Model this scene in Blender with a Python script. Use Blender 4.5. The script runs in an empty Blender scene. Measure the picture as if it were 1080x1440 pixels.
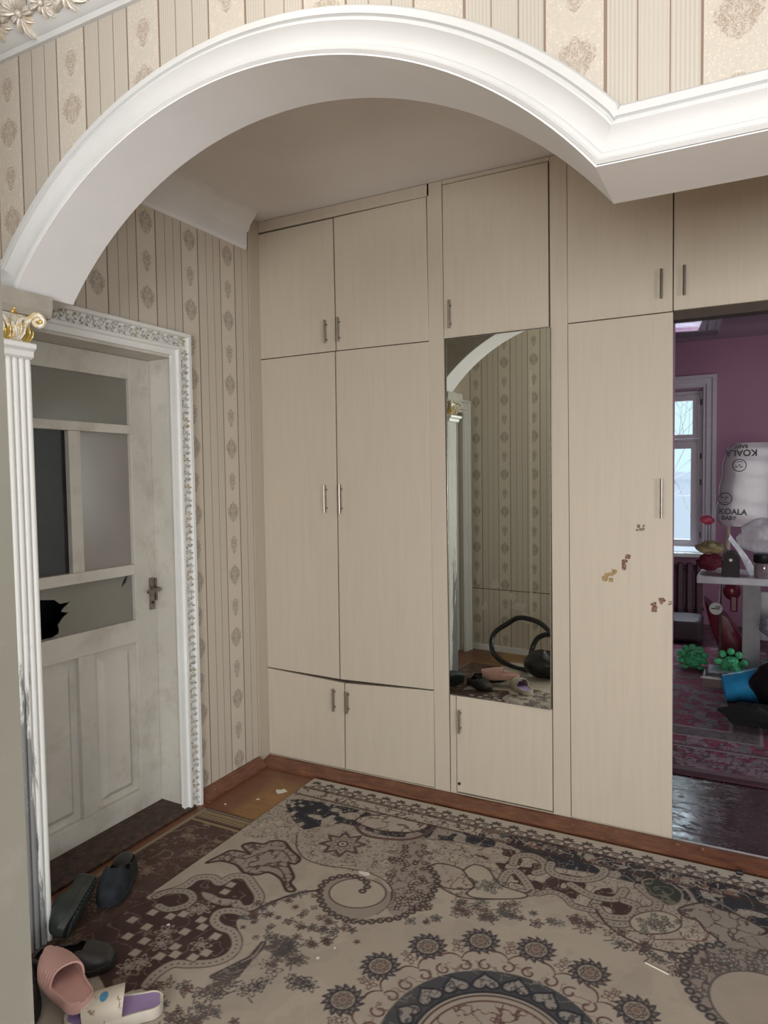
import bpy, math, random
import numpy as np
from mathutils import Vector, Matrix
random.seed(4)
S = bpy.context.scene
COL = S.collection
PI = math.pi

# ---------------------------------------------------------------- camera
cd = bpy.data.cameras.new('camera'); cam = bpy.data.objects.new('camera', cd); COL.objects.link(cam)
cd.sensor_fit = 'VERTICAL'; cd.sensor_height = 24.0; cd.lens = 24.0*980/1440; cd.clip_start = .03; cd.clip_end = 60
def _n(v): v = np.array(v, float); return v/np.linalg.norm(v)
_Y = _n((1052-540, -(665-720), -980)); _nx = _n((-1340-540, -(698-720), -980))
_X = _n(-(_nx-_nx.dot(_Y)*_Y)); _Z = np.cross(_X, _Y)
CM = np.array([_X, _Y, _Z]); CC = np.array([0, 0, 1.46])
mw = Matrix([list(map(float, r)) for r in CM]).to_4x4(); mw.translation = Vector((0, 0, 1.46)); cam.matrix_world = mw
S.camera = cam
def floor_pt(p):                      # measured photo point -> point on the floor (used to lay out the carpet design)
    r = CM@np.array([p[0]-540., -(p[1]-720.), -980.]); t = -1.46/r[2]; return (r[0]*t, r[1]*t)

# ---------------------------------------------------------------- world, lights, exposure
S.view_settings.view_transform = 'Standard'; S.view_settings.look = 'None'
S.view_settings.exposure = 0.15; S.view_settings.gamma = 1.0; S.view_settings.use_curve_mapping = False
W = bpy.data.worlds.new('overcast_sky'); S.world = W; W.use_nodes = True
bg = W.node_tree.nodes['Background']; bg.inputs[0].default_value = (.72, .96, 1.0, 1); bg.inputs[1].default_value = 1.0
def area(name, loc, target, sx, sy, power, color):
    l = bpy.data.lights.new(name, 'AREA'); l.shape = 'RECTANGLE'; l.size = sx; l.size_y = sy; l.energy = power; l.color = color
    o = bpy.data.objects.new(name, l); COL.objects.link(o); o.location = loc
    o.rotation_euler = (Vector(target)-Vector(loc)).to_track_quat('-Z', 'Y').to_euler(); return o
area('window_daylight_south', (.0, -2.38, 1.24), (-.5, 2.5, 1.3), 2.0, 1.0, 112, (1, .985, .965))
area('window_daylight_east', (3.22, -1.55, 1.42), (-1.2, 1.6, 1.45), 1.5, .82, 68, (.90, .95, 1.0))
area('pink_side_fill_light', (2.12, 5.2, 1.5), (-1, 5.2, 1.0), 1.2, 1.2, 20, (.88, .93, 1.0))  # fill light added out of view to brighten the pink room
area('window_daylight_pink_room', (-1.0, 8.7, 3.4), (-.8, 5.6, .4), 1.6, 1.4, 620, (.80, .90, 1.0))
lp = bpy.data.lights.new('corridor_fill_light', 'POINT'); lp.energy = 5; lp.color = (1, .95, .88); lp.shadow_soft_size = .16  # no fixture here: fill light added to brighten the wallpapered walls
lo = bpy.data.objects.new('corridor_fill_light', lp); COL.objects.link(lo); lo.location = (-.9, .90, 2.70)

# ---------------------------------------------------------------- node helpers
class NT:
    def __init__(s, name):
        s.m = bpy.data.materials.new(name); s.m.use_nodes = True; s.t = s.m.node_tree; s.t.nodes.clear()
        s.out = s.t.nodes.new('ShaderNodeOutputMaterial'); s.b = s.t.nodes.new('ShaderNodeBsdfPrincipled')
        s.t.links.new(s.b.outputs[0], s.out.inputs[0]); s._pos = None
    def set(s, sock, v):
        i = s.b.inputs[sock]
        if isinstance(v, bpy.types.NodeSocket): s.t.links.new(v, i)
        elif isinstance(v, tuple) and len(v) == 3: i.default_value = (*v, 1)
        else: i.default_value = v
        return s
    def _in(s, i, v):
        if isinstance(v, bpy.types.NodeSocket): s.t.links.new(v, i)
        elif isinstance(v, tuple) and len(v) == 3 and i.type == 'RGBA': i.default_value = (*v, 1)
        else: i.default_value = v
    def M(s, op, a, b=0.0, c=0.0, clamp=False):
        n = s.t.nodes.new('ShaderNodeMath'); n.operation = op; n.use_clamp = clamp
        for k, v in enumerate((a, b, c)): s._in(n.inputs[k], v)
        return n.outputs[0]
    def pos(s):
        if s._pos is None:
            g = s.t.nodes.new('ShaderNodeNewGeometry'); sp = s.t.nodes.new('ShaderNodeSeparateXYZ')
            s.t.links.new(g.outputs['Position'], sp.inputs[0]); s._pos = (sp.outputs[0], sp.outputs[1], sp.outputs[2], g.outputs['Position'])
        return s._pos
    def obj(s):
        tc = s.t.nodes.new('ShaderNodeTexCoord'); return tc.outputs['Object']
    def xyz(s, x, y, z):
        n = s.t.nodes.new('ShaderNodeCombineXYZ')
        for k, v in enumerate((x, y, z)): s._in(n.inputs[k], v)
        return n.outputs[0]
    def noise(s, vec, scale, detail=3, rough=.55, dist=0):
        n = s.t.nodes.new('ShaderNodeTexNoise'); n.inputs['Scale'].default_value = scale; n.inputs['Detail'].default_value = detail
        n.inputs['Roughness'].default_value = rough; n.inputs['Distortion'].default_value = dist
        s._in(n.inputs['Vector'], vec); return n.outputs['Fac']
    def ramp(s, v, stops):
        n = s.t.nodes.new('ShaderNodeValToRGB'); s._in(n.inputs[0], v); e = n.color_ramp.elements
        while len(e) < len(stops): e.new(.5)
        for k, (p, c) in enumerate(stops): e[k].position = p; e[k].color = (*c, 1) if isinstance(c, tuple) else (c, c, c, 1)
        return n.outputs[0]
    def mix(s, f, a, b):
        n = s.t.nodes.new('ShaderNodeMix'); n.data_type = 'RGBA'
        s._in(n.inputs[0], f); s._in(n.inputs[6], a); s._in(n.inputs[7], b); return n.outputs[2]
    def band(s, v, lo, hi, e=.0006):   # soft 1 inside lo..hi
        a = s.M('DIVIDE', s.M('SUBTRACT', v, lo-e), 2*e, clamp=True); b = s.M('DIVIDE', s.M('SUBTRACT', hi+e, v), 2*e, clamp=True)
        return s.M('MULTIPLY', a, b)
    def bump(s, h, strength=.2, dist=.002):
        n = s.t.nodes.new('ShaderNodeBump'); n.inputs['Strength'].default_value = strength; n.inputs['Distance'].default_value = dist
        s._in(n.inputs['Height'], h); s.t.links.new(n.outputs[0], s.b.inputs['Normal']); return s

def plain(name, col, rough=.5, metal=0.0, var=.06, scale=20, bump=0.0, coat=0.0, dirt=None):
    n = NT(name); v = n.noise(n.pos()[3], scale, 4)
    c2 = tuple(max(0, c*(1-var*2.2)) for c in col); c1 = tuple(min(1, c*(1+var)) for c in col)
    c = n.ramp(v, [(.25, c2), (.7, c1)])
    if dirt: c = n.mix(n.M('MULTIPLY', n.M('MULTIPLY', n.M('SUBTRACT', n.noise(n.pos()[3], dirt[0], 6, .7), .52), 6, clamp=True), dirt[2]), c, dirt[1])
    n.set('Base Color', c).set('Roughness', rough).set('Metallic', metal)
    if coat: n.set('Coat Weight', coat)
    if bump: n.bump(v, bump)
    return n.m

MAT = {}
MAT['white'] = plain('white_gloss_paint', (.80, .81, .80), .42, var=.02, scale=6, bump=.06)
MAT['door'] = plain('old_door_paint', (.60, .575, .52), .5, var=.05, scale=5, bump=.15, dirt=(7, (.40, .37, .30), .55))
MAT['plaster'] = plain('ceiling_plaster', (.80, .78, .78), .85, var=.03, scale=3, bump=.05)
MAT['soffit'] = plain('arch_plaster', (.80, .80, .81), .7, var=.02, scale=5, bump=.08)
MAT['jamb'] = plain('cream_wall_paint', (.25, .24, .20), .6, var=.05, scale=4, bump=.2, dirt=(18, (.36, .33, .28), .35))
MAT['chrome'] = plain('brushed_nickel', (.30, .27, .235), .38, 1.0, var=.08, scale=60)
MAT['brass'] = plain('worn_metal', (.30, .27, .24), .38, .9, var=.2, scale=60)
MAT['gold'] = plain('gold_paint', (.62, .46, .14), .35, .55, var=.25, scale=50)
MAT['darkgap'] = plain('dark_cabinet_edge', (.045, .03, .022), .7, var=.1)
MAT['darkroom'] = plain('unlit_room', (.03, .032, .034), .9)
MAT['black'] = plain('black_plastic', (.012, .012, .013), .45, var=.2)
MAT['blackleather'] = plain('black_leather', (.010, .010, .012), .35, var=.3, scale=30, bump=.3)
MAT['sill'] = plain('dark_sill_wood', (.055, .026, .018), .55, var=.4, scale=30, bump=.4, dirt=(40, (.25, .18, .12), .25))
MAT['pinkwall'] = plain('mauve_pink_wall', (.42, .20, .29), .7, var=.03, scale=2)
MAT['pinkwhite'] = plain('white_window_paint', (.62, .56, .60), .45, var=.03)
MAT['radiator'] = plain('mauve_radiator_paint', (.13, .07, .085), .5)
MAT['table'] = plain('grey_white_table', (.60, .60, .63), .3, var=.03)

def wood_laminate(name, col):
    n = NT(name); x, y, z, p = n.pos()
    v = n.noise(n.xyz(n.M('MULTIPLY', x, 14), n.M('MULTIPLY', y, 14), n.M('MULTIPLY', z, .9)), 3.0, 5, .6)
    f = n.noise(n.xyz(n.M('MULTIPLY', x, 90), n.M('MULTIPLY', y, 90), n.M('MULTIPLY', z, 2.2)), 3.0, 3, .6)
    k = n.M('ADD', n.M('MULTIPLY', v, .65), n.M('MULTIPLY', f, .35))
    c = n.ramp(k, [(.3, tuple(c*.93 for c in col)), (.5, col), (.72, tuple(min(1, c*1.05) for c in col))])
    n.set('Base Color', c).set('Roughness', .5); n.bump(f, .05); return n.m
MAT['lam'] = wood_laminate('pale_ash_laminate', (.53, .465, .375))
MAT['lam2'] = wood_laminate('pale_ash_laminate_strip', (.52, .455, .37))

def skirting():
    n = NT('red_brown_varnished_wood'); x, y, z, p = n.pos()
    v = n.noise(n.xyz(n.M('MULTIPLY', x, 2), n.M('MULTIPLY', y, 2), n.M('MULTIPLY', z, 30)), 6, 5)
    c = n.ramp(v, [(.3, (.10, .036, .02)), (.6, (.19, .078, .042)), (.8, (.27, .13, .07))])
    w = n.M('MULTIPLY', n.M('SUBTRACT', n.noise(p, 55, 5), .66), 10, clamp=True)
    n.set('Base Color', n.mix(w, c, (.42, .30, .20))).set('Roughness', .4); n.bump(v, .2); return n.m
MAT['skirt'] = skirting()

def floor_mat():
    n = NT('worn_painted_floor'); x, y, z, p = n.pos()
    v = n.noise(p, 3.5, 5, .6); f = n.noise(n.xyz(n.M('MULTIPLY', x, 3), n.M('MULTIPLY', y, 30), z), 3, 4)
    c = n.ramp(n.M('ADD', n.M('MULTIPLY', v, .7), n.M('MULTIPLY', f, .3)), [(.33, (.12, .045, .022)), (.48, (.27, .14, .045)), (.7, (.36, .20, .07))])
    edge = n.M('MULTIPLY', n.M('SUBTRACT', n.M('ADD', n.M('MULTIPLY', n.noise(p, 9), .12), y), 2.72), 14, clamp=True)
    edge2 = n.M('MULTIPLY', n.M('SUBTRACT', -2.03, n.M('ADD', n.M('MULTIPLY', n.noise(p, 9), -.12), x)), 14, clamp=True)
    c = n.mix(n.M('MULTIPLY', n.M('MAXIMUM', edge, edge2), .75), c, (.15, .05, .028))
    n.set('Base Color', c).set('Roughness', .42); n.bump(f, .1); return n.m
MAT['floor'] = floor_mat()
def dark_floor():
    n = NT('dark_varnished_boards'); x, y, z, p = n.pos()
    v = n.noise(p, 9, 6, .7)
    r = n.ramp(n.noise(n.xyz(n.M('MULTIPLY', x, .8), n.M('MULTIPLY', y, 1.6), z), 16, 6, .75), [(.42, .10), (.55, .30), (.68, .55)])
    n.set('Base Color', n.ramp(v, [(.3, (.035, .016, .018)), (.7, (.075, .035, .04))])).set('Roughness', r); n.bump(v, .25, .004); return n.m
MAT['darkfloor'] = dark_floor()
def stretch():
    n = NT('glossy_stretch_ceiling'); x, y, z, p = n.pos()
    n.set('Base Color', (.50, .45, .50)).set('Roughness', .03).set('Metallic', .75); n.bump(n.noise(p, 1.1, 1), .5, .02); return n.m
MAT['stretch'] = stretch()

def wallpaper(name, axis, origin, period, stripe, vper, vorg, lines, base=(.62, .56, .475), ink=(.135, .095, .07), big=1.35, scroll=0.0, floral_hw=None):
    """striped damask paper: ribbed stripes, thin dark lines and a column of printed vase motifs"""
    n = NT(name); P = n.pos(); c = P[axis]; z = P[2]
    u = n.M('MULTIPLY', n.M('FRACT', n.M('DIVIDE', n.M('SUBTRACT', c, origin), period)), period)
    fl = n.M('GREATER_THAN', u, stripe)
    rib = n.M('SINE', n.M('MULTIPLY', u, 2*PI/(stripe/22)))
    col = n.mix(n.M('MULTIPLY', n.M('ADD', n.M('MULTIPLY', rib, .5), .5), n.M('SUBTRACT', 1, fl)), base, tuple(b*.84 for b in base))
    plainband = n.band(u, lines[1]+.004, lines[2]-.004)
    col = n.mix(n.M('MULTIPLY', plainband, .6), col, tuple(b*.93 for b in base))
    wln = None
    for k, l in enumerate(lines):
        hw = .0024 if k in (0, len(lines)-1) else .0013
        b = n.band(u, l-hw, l+hw, .0005); wln = b if wln is None else n.M('MAXIMUM', wln, b)
    b = n.band(u, period-.003, period, .0004); wln = n.M('MAXIMUM', wln, b)
    fcx = (stripe+period)/2; hw = (period-stripe)/2
    w = n.M('ABSOLUTE', n.M('DIVIDE', n.M('SUBTRACT', u, fcx), hw))
    v2 = n.M('FRACT', n.M('DIVIDE', n.M('SUBTRACT', z, vorg), 2*vper))       # 0..1 : two motifs
    ink_f = None
    for cz, sw, sh, sd in ((.25, .60*big, .185, 3.1), (.75, .40*big, .150, 7.7)):
        dv = n.M('SUBTRACT', v2, cz)
        # vase outline : narrow foot, wide shoulder
        e = n.M('ADD', n.M('POWER', n.M('DIVIDE', w, n.M('ADD', sw, n.M('MULTIPLY', dv, 1.6))), 2), n.M('POWER', n.M('DIVIDE', dv, sh), 2))
        rim = n.M('ADD', e, n.M('MULTIPLY', n.noise(n.xyz(n.M('MULTIPLY', w, 3.6), n.M('MULTIPLY', v2, 15), sd), 1.2, 3), 2.1))
        body = n.M('MULTIPLY', n.M('SUBTRACT', 1.85, rim), 4, clamp=True)
        nz = n.noise(n.xyz(n.M('MULTIPLY', w, 4.2), n.M('MULTIPLY', v2, 19), sd), 1.0, 3, .6, 1.6)
        la = n.M('MULTIPLY', n.M('SUBTRACT', .060, n.M('ABSOLUTE', n.M('SUBTRACT', nz, .5))), 26, clamp=True)
        m = n.M('MULTIPLY', body, n.M('ADD', .20, n.M('MULTIPLY', la, .80)))
        ink_f = m if ink_f is None else n.M('MAXIMUM', ink_f, m)
    bgn = n.noise(n.xyz(n.M('MULTIPLY', w, 4.0), n.M('MULTIPLY', v2, 14), 2.0), 1.3, 1, .5, 1.3)
    bgl = n.M('MULTIPLY', n.M('SUBTRACT', .03, n.M('ABSOLUTE', n.M('SUBTRACT', bgn, .5))), 40, clamp=True)
    col = n.mix(n.M('MULTIPLY', fl, n.M('MULTIPLY', bgl, .16+scroll)), col, tuple(b*.72 for b in base) if scroll < .3 else (.72, .64, .52))
    col = n.mix(n.M('MULTIPLY', n.M('MULTIPLY', ink_f, fl), .72), col, ink)
    col = n.mix(n.M('MULTIPLY', wln, .9), col, (.19, .125, .085))
    n.set('Base Color', col).set('Roughness', .6)
    n.bump(n.M('ADD', n.M('MULTIPLY', rib, .4), n.M('ADD', n.M('MULTIPLY', ink_f, .8), n.M('MULTIPLY', bgl, .6))), .25, .0012)
    return n.m
MAT['wp_left'] = wallpaper('striped_wallpaper_niche', 1, 2.186, .2525, .150, .152, 2.061-.152*1.5, (0.001, .054, .102, .149))
MAT['wp_arch'] = wallpaper('striped_damask_wallpaper', 0, -1.938, .2818, .168, .131, 2.515-.0655, (0.001, .058, .114, .167), big=1.25, scroll=.45, ink=(.26, .185, .13), base=(.50, .46, .40))
MAT['wp_south'] = wallpaper('striped_wallpaper_corridor', 0, -2.21, .2525, .150, .152, 2.0, (0.001, .054, .102, .149))

def pilaster_mat():
    n = NT('chipped_white_paint'); x, y, z, p = n.pos()
    nz = n.noise(n.xyz(n.M('MULTIPLY', x, 30), n.M('MULTIPLY', y, 30), n.M('MULTIPLY', z, 4)), 1.3, 6, .7)
    low = n.M('MULTIPLY', n.M('SUBTRACT', 1.12, z), 1.1, clamp=True)
    left = n.M('MULTIPLY', n.M('SUBTRACT', 1.395, y), 22, clamp=True)
    k = n.M('MULTIPLY', n.M('SUBTRACT', n.M('ADD', nz, n.M('MULTIPLY', n.M('MULTIPLY', low, left), .50)), .66), 14, clamp=True)
    k = n.M('MULTIPLY', k, n.M('GREATER_THAN', low, .02))
    n.set('Base Color', n.mix(k, (.76, .77, .75), (.23, .235, .24))).set('Roughness', .45); n.bump(k, -.5, .002); return n.m
MAT['mould'] = plain('moulding_white_paint', (.60, .61, .61), .5, var=.02, scale=6, bump=.05)
MAT['pilaster'] = pilaster_mat()
def ornament_mat(name, c1, c2, c3):
    n = NT(name); x, y, z, p = n.pos()
    a = n.noise(p, 18, 4, .6); b = n.noise(p, 120, 3, .6)
    c = n.mix(n.M('MULTIPLY', n.M('SUBTRACT', b, .40), 6, clamp=True), c1, c2)
    n.set('Base Color', n.mix(n.M('MULTIPLY', n.M('SUBTRACT', a, .55), 8, clamp=True), c, c3)).set('Roughness', .45).set('Metallic', .15); return n.m
MAT['orn'] = ornament_mat('patinated_relief', (.30, .28, .25), (.66, .64, .60), (.42, .33, .15))
MAT['orn_cream'] = ornament_mat('cream_gold_stucco', (.60, .54, .46), (.72, .68, .62), (.56, .47, .34))
MAT['cap'] = ornament_mat('gilded_capital', (.62, .50, .30), (.80, .77, .70), (.55, .42, .12))

def frosted(name, c):
    n = NT(name); x, y, z, p = n.pos()
    n.set('Base Color', n.ramp(n.noise(p, 2.6, 2), [(.3, tuple(a*.85 for a in c)), (.7, c)])).set('Roughness', .28); n.bump(n.noise(p, 9, 2), .1, .01); return n.m
MAT['frost'] = frosted('frosted_painted_glass', (.23, .225, .195))
MAT['frost2'] = frosted('frosted_glass_mauve', (.29, .27, .25))
def glass(name, col=(1, 1, 1), rough=.0, tr=1.0):
    n = NT(name); n.set('Base Color', col).set('Roughness', rough).set('Transmission Weight', tr).set('IOR', 1.45); return n.m
MAT['glass'] = glass('window_glass', (.93, .98, .98))
MAT['film'] = None
def film():
    n = NT('clear_plastic_film'); x, y, z, p = n.pos()
    n.set('Base Color', (.80, .78, .82)).set('Roughness', .18).set('Alpha', n.ramp(n.noise(p, 9, 4, .6), [(.35, .45), (.65, .85)]))
    n.bump(n.noise(p, 14, 4, .6, .8), .8, .02); return n.m
MAT['film'] = film()
def mirror():
    n = NT('silvered_mirror'); n.set('Base Color', (.80, .84, .78)).set('Metallic', 1.0).set('Roughness', .012); return n.m
MAT['mirror'] = mirror()
def vcol(name, rough=.95, nscale=260, bump=.5, sheen=.2):
    n = NT(name); a = n.t.nodes.new('ShaderNodeAttribute'); a.attribute_name = 'dye'
    z = n.noise(n.pos()[3], nscale, 3, .7); w = n.noise(n.pos()[3], 5, 3, .6)
    c = n.mix(n.M('MULTIPLY', n.M('SUBTRACT', z, .5), .7, clamp=True), a.outputs['Color'], (.10, .085, .07))
    c = n.mix(n.M('MULTIPLY', n.M('SUBTRACT', w, .5), .8, clamp=True), c, (.16, .125, .095))
    n.set('Base Color', c).set('Roughness', rough); n.bump(z, bump, .003); return n.m
MAT['carpet'] = vcol('carpet_pile'); MAT['rug'] = vcol('rug_pile', nscale=200)

# ---------------------------------------------------------------- mesh helpers
class MB:
    def __init__(s): s.v = []; s.f = []
    def add(s, vs, fs):
        o = len(s.v); s.v += [tuple(map(float, v)) for v in vs]; s.f += [tuple(i+o for i in f) for f in fs]; return s
    def box(s, x0, x1, y0, y1, z0, z1):
        x0, x1 = min(x0, x1), max(x0, x1); y0, y1 = min(y0, y1), max(y0, y1); z0, z1 = min(z0, z1), max(z0, z1)
        return s.add([(x0, y0, z0), (x1, y0, z0), (x1, y1, z0), (x0, y1, z0), (x0, y0, z1), (x1, y0, z1), (x1, y1, z1), (x0, y1, z1)],
                     [(0, 3, 2, 1), (4, 5, 6, 7), (0, 1, 5, 4), (1, 2, 6, 5), (2, 3, 7, 6), (3, 0, 4, 7)])
    def prism(s, pts, axis, a, b):
        """polygon in the two other axes (cyclic order), extruded along axis from a to b"""
        def P(p, t): return {0: (t, p[0], p[1]), 1: (p[0], t, p[1]), 2: (p[0], p[1], t)}[axis]
        n = len(pts); vs = [P(p, a) for p in pts]+[P(p, b) for p in pts]
        return s.add(vs, [tuple(range(n))[::-1], tuple(range(n, 2*n))]+[(i, (i+1) % n, n+(i+1) % n, n+i) for i in range(n)])
    def grid(s, rows, closed_u=False, closed_v=False, caps=False):
        nu = len(rows); nv = len(rows[0]); vs = [p for r in rows for p in r]; fs = []
        for i in range(nu if closed_u else nu-1):
            for j in range(nv if closed_v else nv-1):
                a = i*nv+j; b = i*nv+(j+1) % nv; c = ((i+1) % nu)*nv+(j+1) % nv; d = ((i+1) % nu)*nv+j
                fs.append((a, b, c, d))
        if caps: fs += [tuple(range(nv))[::-1], tuple((nu-1)*nv+j for j in range(nv))]
        return s.add(vs, fs)
    def shell(s, rows, off):
        """thick sheet from a grid of points and a matching grid of offset points"""
        nu, nv = len(rows), len(rows[0]); vs = [p for r in rows for p in r]+[p for r in off for p in r]; N = nu*nv; fs = []
        for i in range(nu-1):
            for j in range(nv-1):
                a, b, c, d = i*nv+j, i*nv+j+1, (i+1)*nv+j+1, (i+1)*nv+j
                fs += [(a, b, c, d), (a+N, d+N, c+N, b+N)]
        for i in range(nu-1):
            for j in (0, nv-1):
                a, d = i*nv+j, (i+1)*nv+j; fs.append((a, d, d+N, a+N))
        for j in range(nv-1):
            for i in (0, nu-1):
                a, b = i*nv+j, i*nv+j+1; fs.append((a, a+N, b+N, b))
        return s.add(vs, fs)
    def tube(s, pts, r, n=8, closed=False, radii=None):
        pts = [Vector(p) for p in pts]; rows = []; up = None; N = len(pts)
        for i, p in enumerate(pts):
            d = (pts[(i+1) % N]-pts[i-1]) if closed else (pts[min(i+1, N-1)]-pts[max(i-1, 0)])
            d.normalize()
            if up is None: up = d.orthogonal().normalized()
            up = (up-d*up.dot(d)).normalized(); sd = d.cross(up); rr = radii[i] if radii else r
            rows.append([p+up*math.cos(2*PI*k/n)*rr+sd*math.sin(2*PI*k/n)*rr for k in range(n)])
        return s.grid(rows, closed_u=closed, closed_v=True, caps=not closed)
    def lathe(s, prof, c, axis=2, n=24):
        rows = []
        for r, h in prof:
            row = []
            for k in range(n):
                a = 2*PI*k/n; ca, sa = r*math.cos(a), r*math.sin(a)
                row.append({2: (c[0]+ca, c[1]+sa, c[2]+h), 1: (c[0]+ca, c[1]+h, c[2]+sa), 0: (c[0]+h, c[1]+ca, c[2]+sa)}[axis])
            rows.append(row)
        return s.grid(rows, closed_v=True, caps=True)
    def ball(s, c, r, n=12, m=8, sq=(1, 1, 1), wob=None):
        rows = []
        for i in range(m+1):
            t = PI*(i+.02)/(m+.04); row = []
            for k in range(n):
                a = 2*PI*k/n; q = 1+(wob(t, a) if wob else 0)
                row.append((c[0]+r*sq[0]*q*math.sin(t)*math.cos(a), c[1]+r*sq[1]*q*math.sin(t)*math.sin(a), c[2]-r*sq[2]*q*math.cos(t)))
            rows.append(row)
        return s.grid(rows, closed_v=True, caps=True)
    def xf(s, M):
        s.v = [tuple(M@Vector(v)) for v in s.v]; return s
    def build(s, name, mat, parent=None, smooth=False, bevel=0.0):
        me = bpy.data.meshes.new(name); me.from_pydata(s.v, [], s.f); me.update()
        m = MAT[mat] if isinstance(mat, str) else mat; me.materials.append(m)
        if smooth:
            me.polygons.foreach_set('use_smooth', [True]*len(me.polygons))
        o = bpy.data.objects.new(name, me); COL.objects.link(o)
        if bevel:
            b = o.modifiers.new('soft_edges', 'BEVEL'); b.width = bevel; b.segments = 2; b.limit_method = 'ANGLE'; b.angle_limit = .7
        if smooth:
            try: me.set_sharp_from_angle(angle=.7)
            except Exception: pass
        if parent:
            o.parent = parent; o.matrix_parent_inverse = Matrix.Translation(-parent.location) if parent.type == 'EMPTY' else Matrix()
        return o
def empty(name, loc, label=None, cat=None, group=None, kind=None):
    o = bpy.data.objects.new(name, None); COL.objects.link(o); o.location = loc; o.empty_display_size = .1
    return tag(o, label, cat, group, kind)
def tag(o, label=None, cat=None, group=None, kind=None):
    for k, v in (('label', label), ('category', cat), ('group', group), ('kind', kind)):
        if v: o[k] = v
    return o
def struct(name, mb, mat, label=None, cat=None, **k):
    o = mb.build(name, mat, **k); o['kind'] = 'structure'; tag(o, label, cat); return o
def B(*a): return MB().box(*a)
def catmull(P, n=6, closed=False):
    P = [np.array(p, float) for p in P]; out = []; N = len(P)
    for i in range(N if closed else N-1):
        g = (lambda k: P[k % N]) if closed else (lambda k: P[min(max(k, 0), N-1)])
        a, b, c, d = g(i-1), g(i), g(i+1), g(i+2)
        for j in range(n):
            t = j/n; out.append(.5*(2*b+(c-a)*t+(2*a-5*b+4*c-d)*t*t+(3*b-a-3*c+d)*t**3))
    if not closed: out.append(P[-1])
    return out

# ================================================================ ROOM SHELL
XL = -2.2; YB = 2.88; ZC = 2.755
AY0, AY1 = 1.40, 1.56; ACX, ACZ, AR = -1.10, 1.347, 1.09
SPR = 2.037
struct('floor', MB().box(-3.2, 3.4, -2.6, 2.93, -.06, 0), 'floor', 'worn yellow-brown painted floor of the niche and corridor', 'floor')
struct('ceiling', MB().box(XL-.1, 1.75, AY1-.02, YB+.1, ZC, ZC+.1), 'plaster', 'grey plaster ceiling of the niche behind the arch', 'ceiling')
struct('ceiling_near', MB().box(-2.5, 3.4, -2.6, AY0+.02, 2.86, 2.96), 'plaster', 'plaster ceiling on the camera side of the arch', 'ceiling')
# left niche wall with the doorway of the old door
wl = MB().box(XL-.13, XL, 2.2755, 2.795, 0, ZC+.02).box(XL-.13, XL, 1.405, 1.449, 0, ZC+.02).box(XL-.13, XL, 1.449, 2.2755, 2.0005, ZC+.02)
struct('wall_left', wl, 'wp_left', 'striped wallpapered left wall of the niche around the old door', 'wall')
# corridor left wall with its own doorway, south wall, east wall, end wall
wn = MB().box(-2.42, -2.32, .30, .42, 0, 2.9).box(-2.42, -2.32, 1.12, 1.38, 0, 2.9).box(-2.42, -2.32, .42, 1.12, 2.0, 2.9)
struct('wall_left_near', wn, 'wp_south', 'wallpapered corridor wall left of the camera, seen in the mirror', 'wall')
sw = MB().box(-2.42, -1.5, .16, .30, 0, 2.9)
struct('wall_south', sw, 'wp_south', 'striped wallpapered wall beside the camera, seen in the mirror', 'wall')
jm = MB().prism([(-.4305, 0), (-.4305, .02), (-.4525, 2.86), (-.56, 2.86), (-.56, 0)], 1, .155, .3008)
struct('trim_1', jm, 'jamb', 'cream painted pier at the very left edge of the picture', 'pier')
struct('wall_east', MB().box(3.3, 3.4, -2.6, 1.6, 0, .95).box(3.3, 3.4, -2.6, 1.6, 1.9, 2.9).box(3.3, 3.4, -2.6, -2.35, .95, 1.9).box(3.3, 3.4, -.7, 1.6, .95, 1.9), 'wp_arch')
struct('wall_niche_right', B(1.65, 1.75, AY1+.006, 3.0, 0, ZC), 'wp_left')
struct('wall_corridor_side', MB().box(-1.6, -1.5, -2.6, .16, 0, 2.9), 'wp_south')
struct('wall_corridor_end', MB().box(-1.6, 3.4, -2.6, -2.5, 0, .74).box(-1.6, 3.4, -2.6, -2.5, 1.74, 2.9).box(-1.6, -1.0, -2.6, -2.5, .74, 1.74).box(1.0, 3.4, -2.6, -2.5, .74, 1.74), 'wp_south')

# arch wall: y from AY0 to AY1, curved opening, level beam to the right
def arch_pts(R, n=48, zend=SPR):
    a0 = math.asin((zend-ACZ)/R) if abs((zend-ACZ)/R) < 1 else 0
    return [(ACX-R*math.cos(a0+(PI-2*a0)*k/n), ACZ+R*math.sin(a0+(PI-2*a0)*k/n)) for k in range(n+1)]
inner = arch_pts(AR)
aw = MB(); top = 2.9
xs = inner
rowsf = [[(p[0], AY0, p[1]), (p[0], AY0, top)] for p in xs]; rowsb = [[(p[0], AY1, p[1]), (p[0], AY1, top)] for p in xs]
aw.shell(rowsf, rowsb); aw.box(-2.34, inner[0][0], AY0, AY1, SPR, top); aw.box(inner[-1][0], 3.29, AY0, AY1, SPR, top)
struct('wall_arch', aw, 'wp_arch', 'damask wallpapered wall above the white arch', 'wall')
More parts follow.
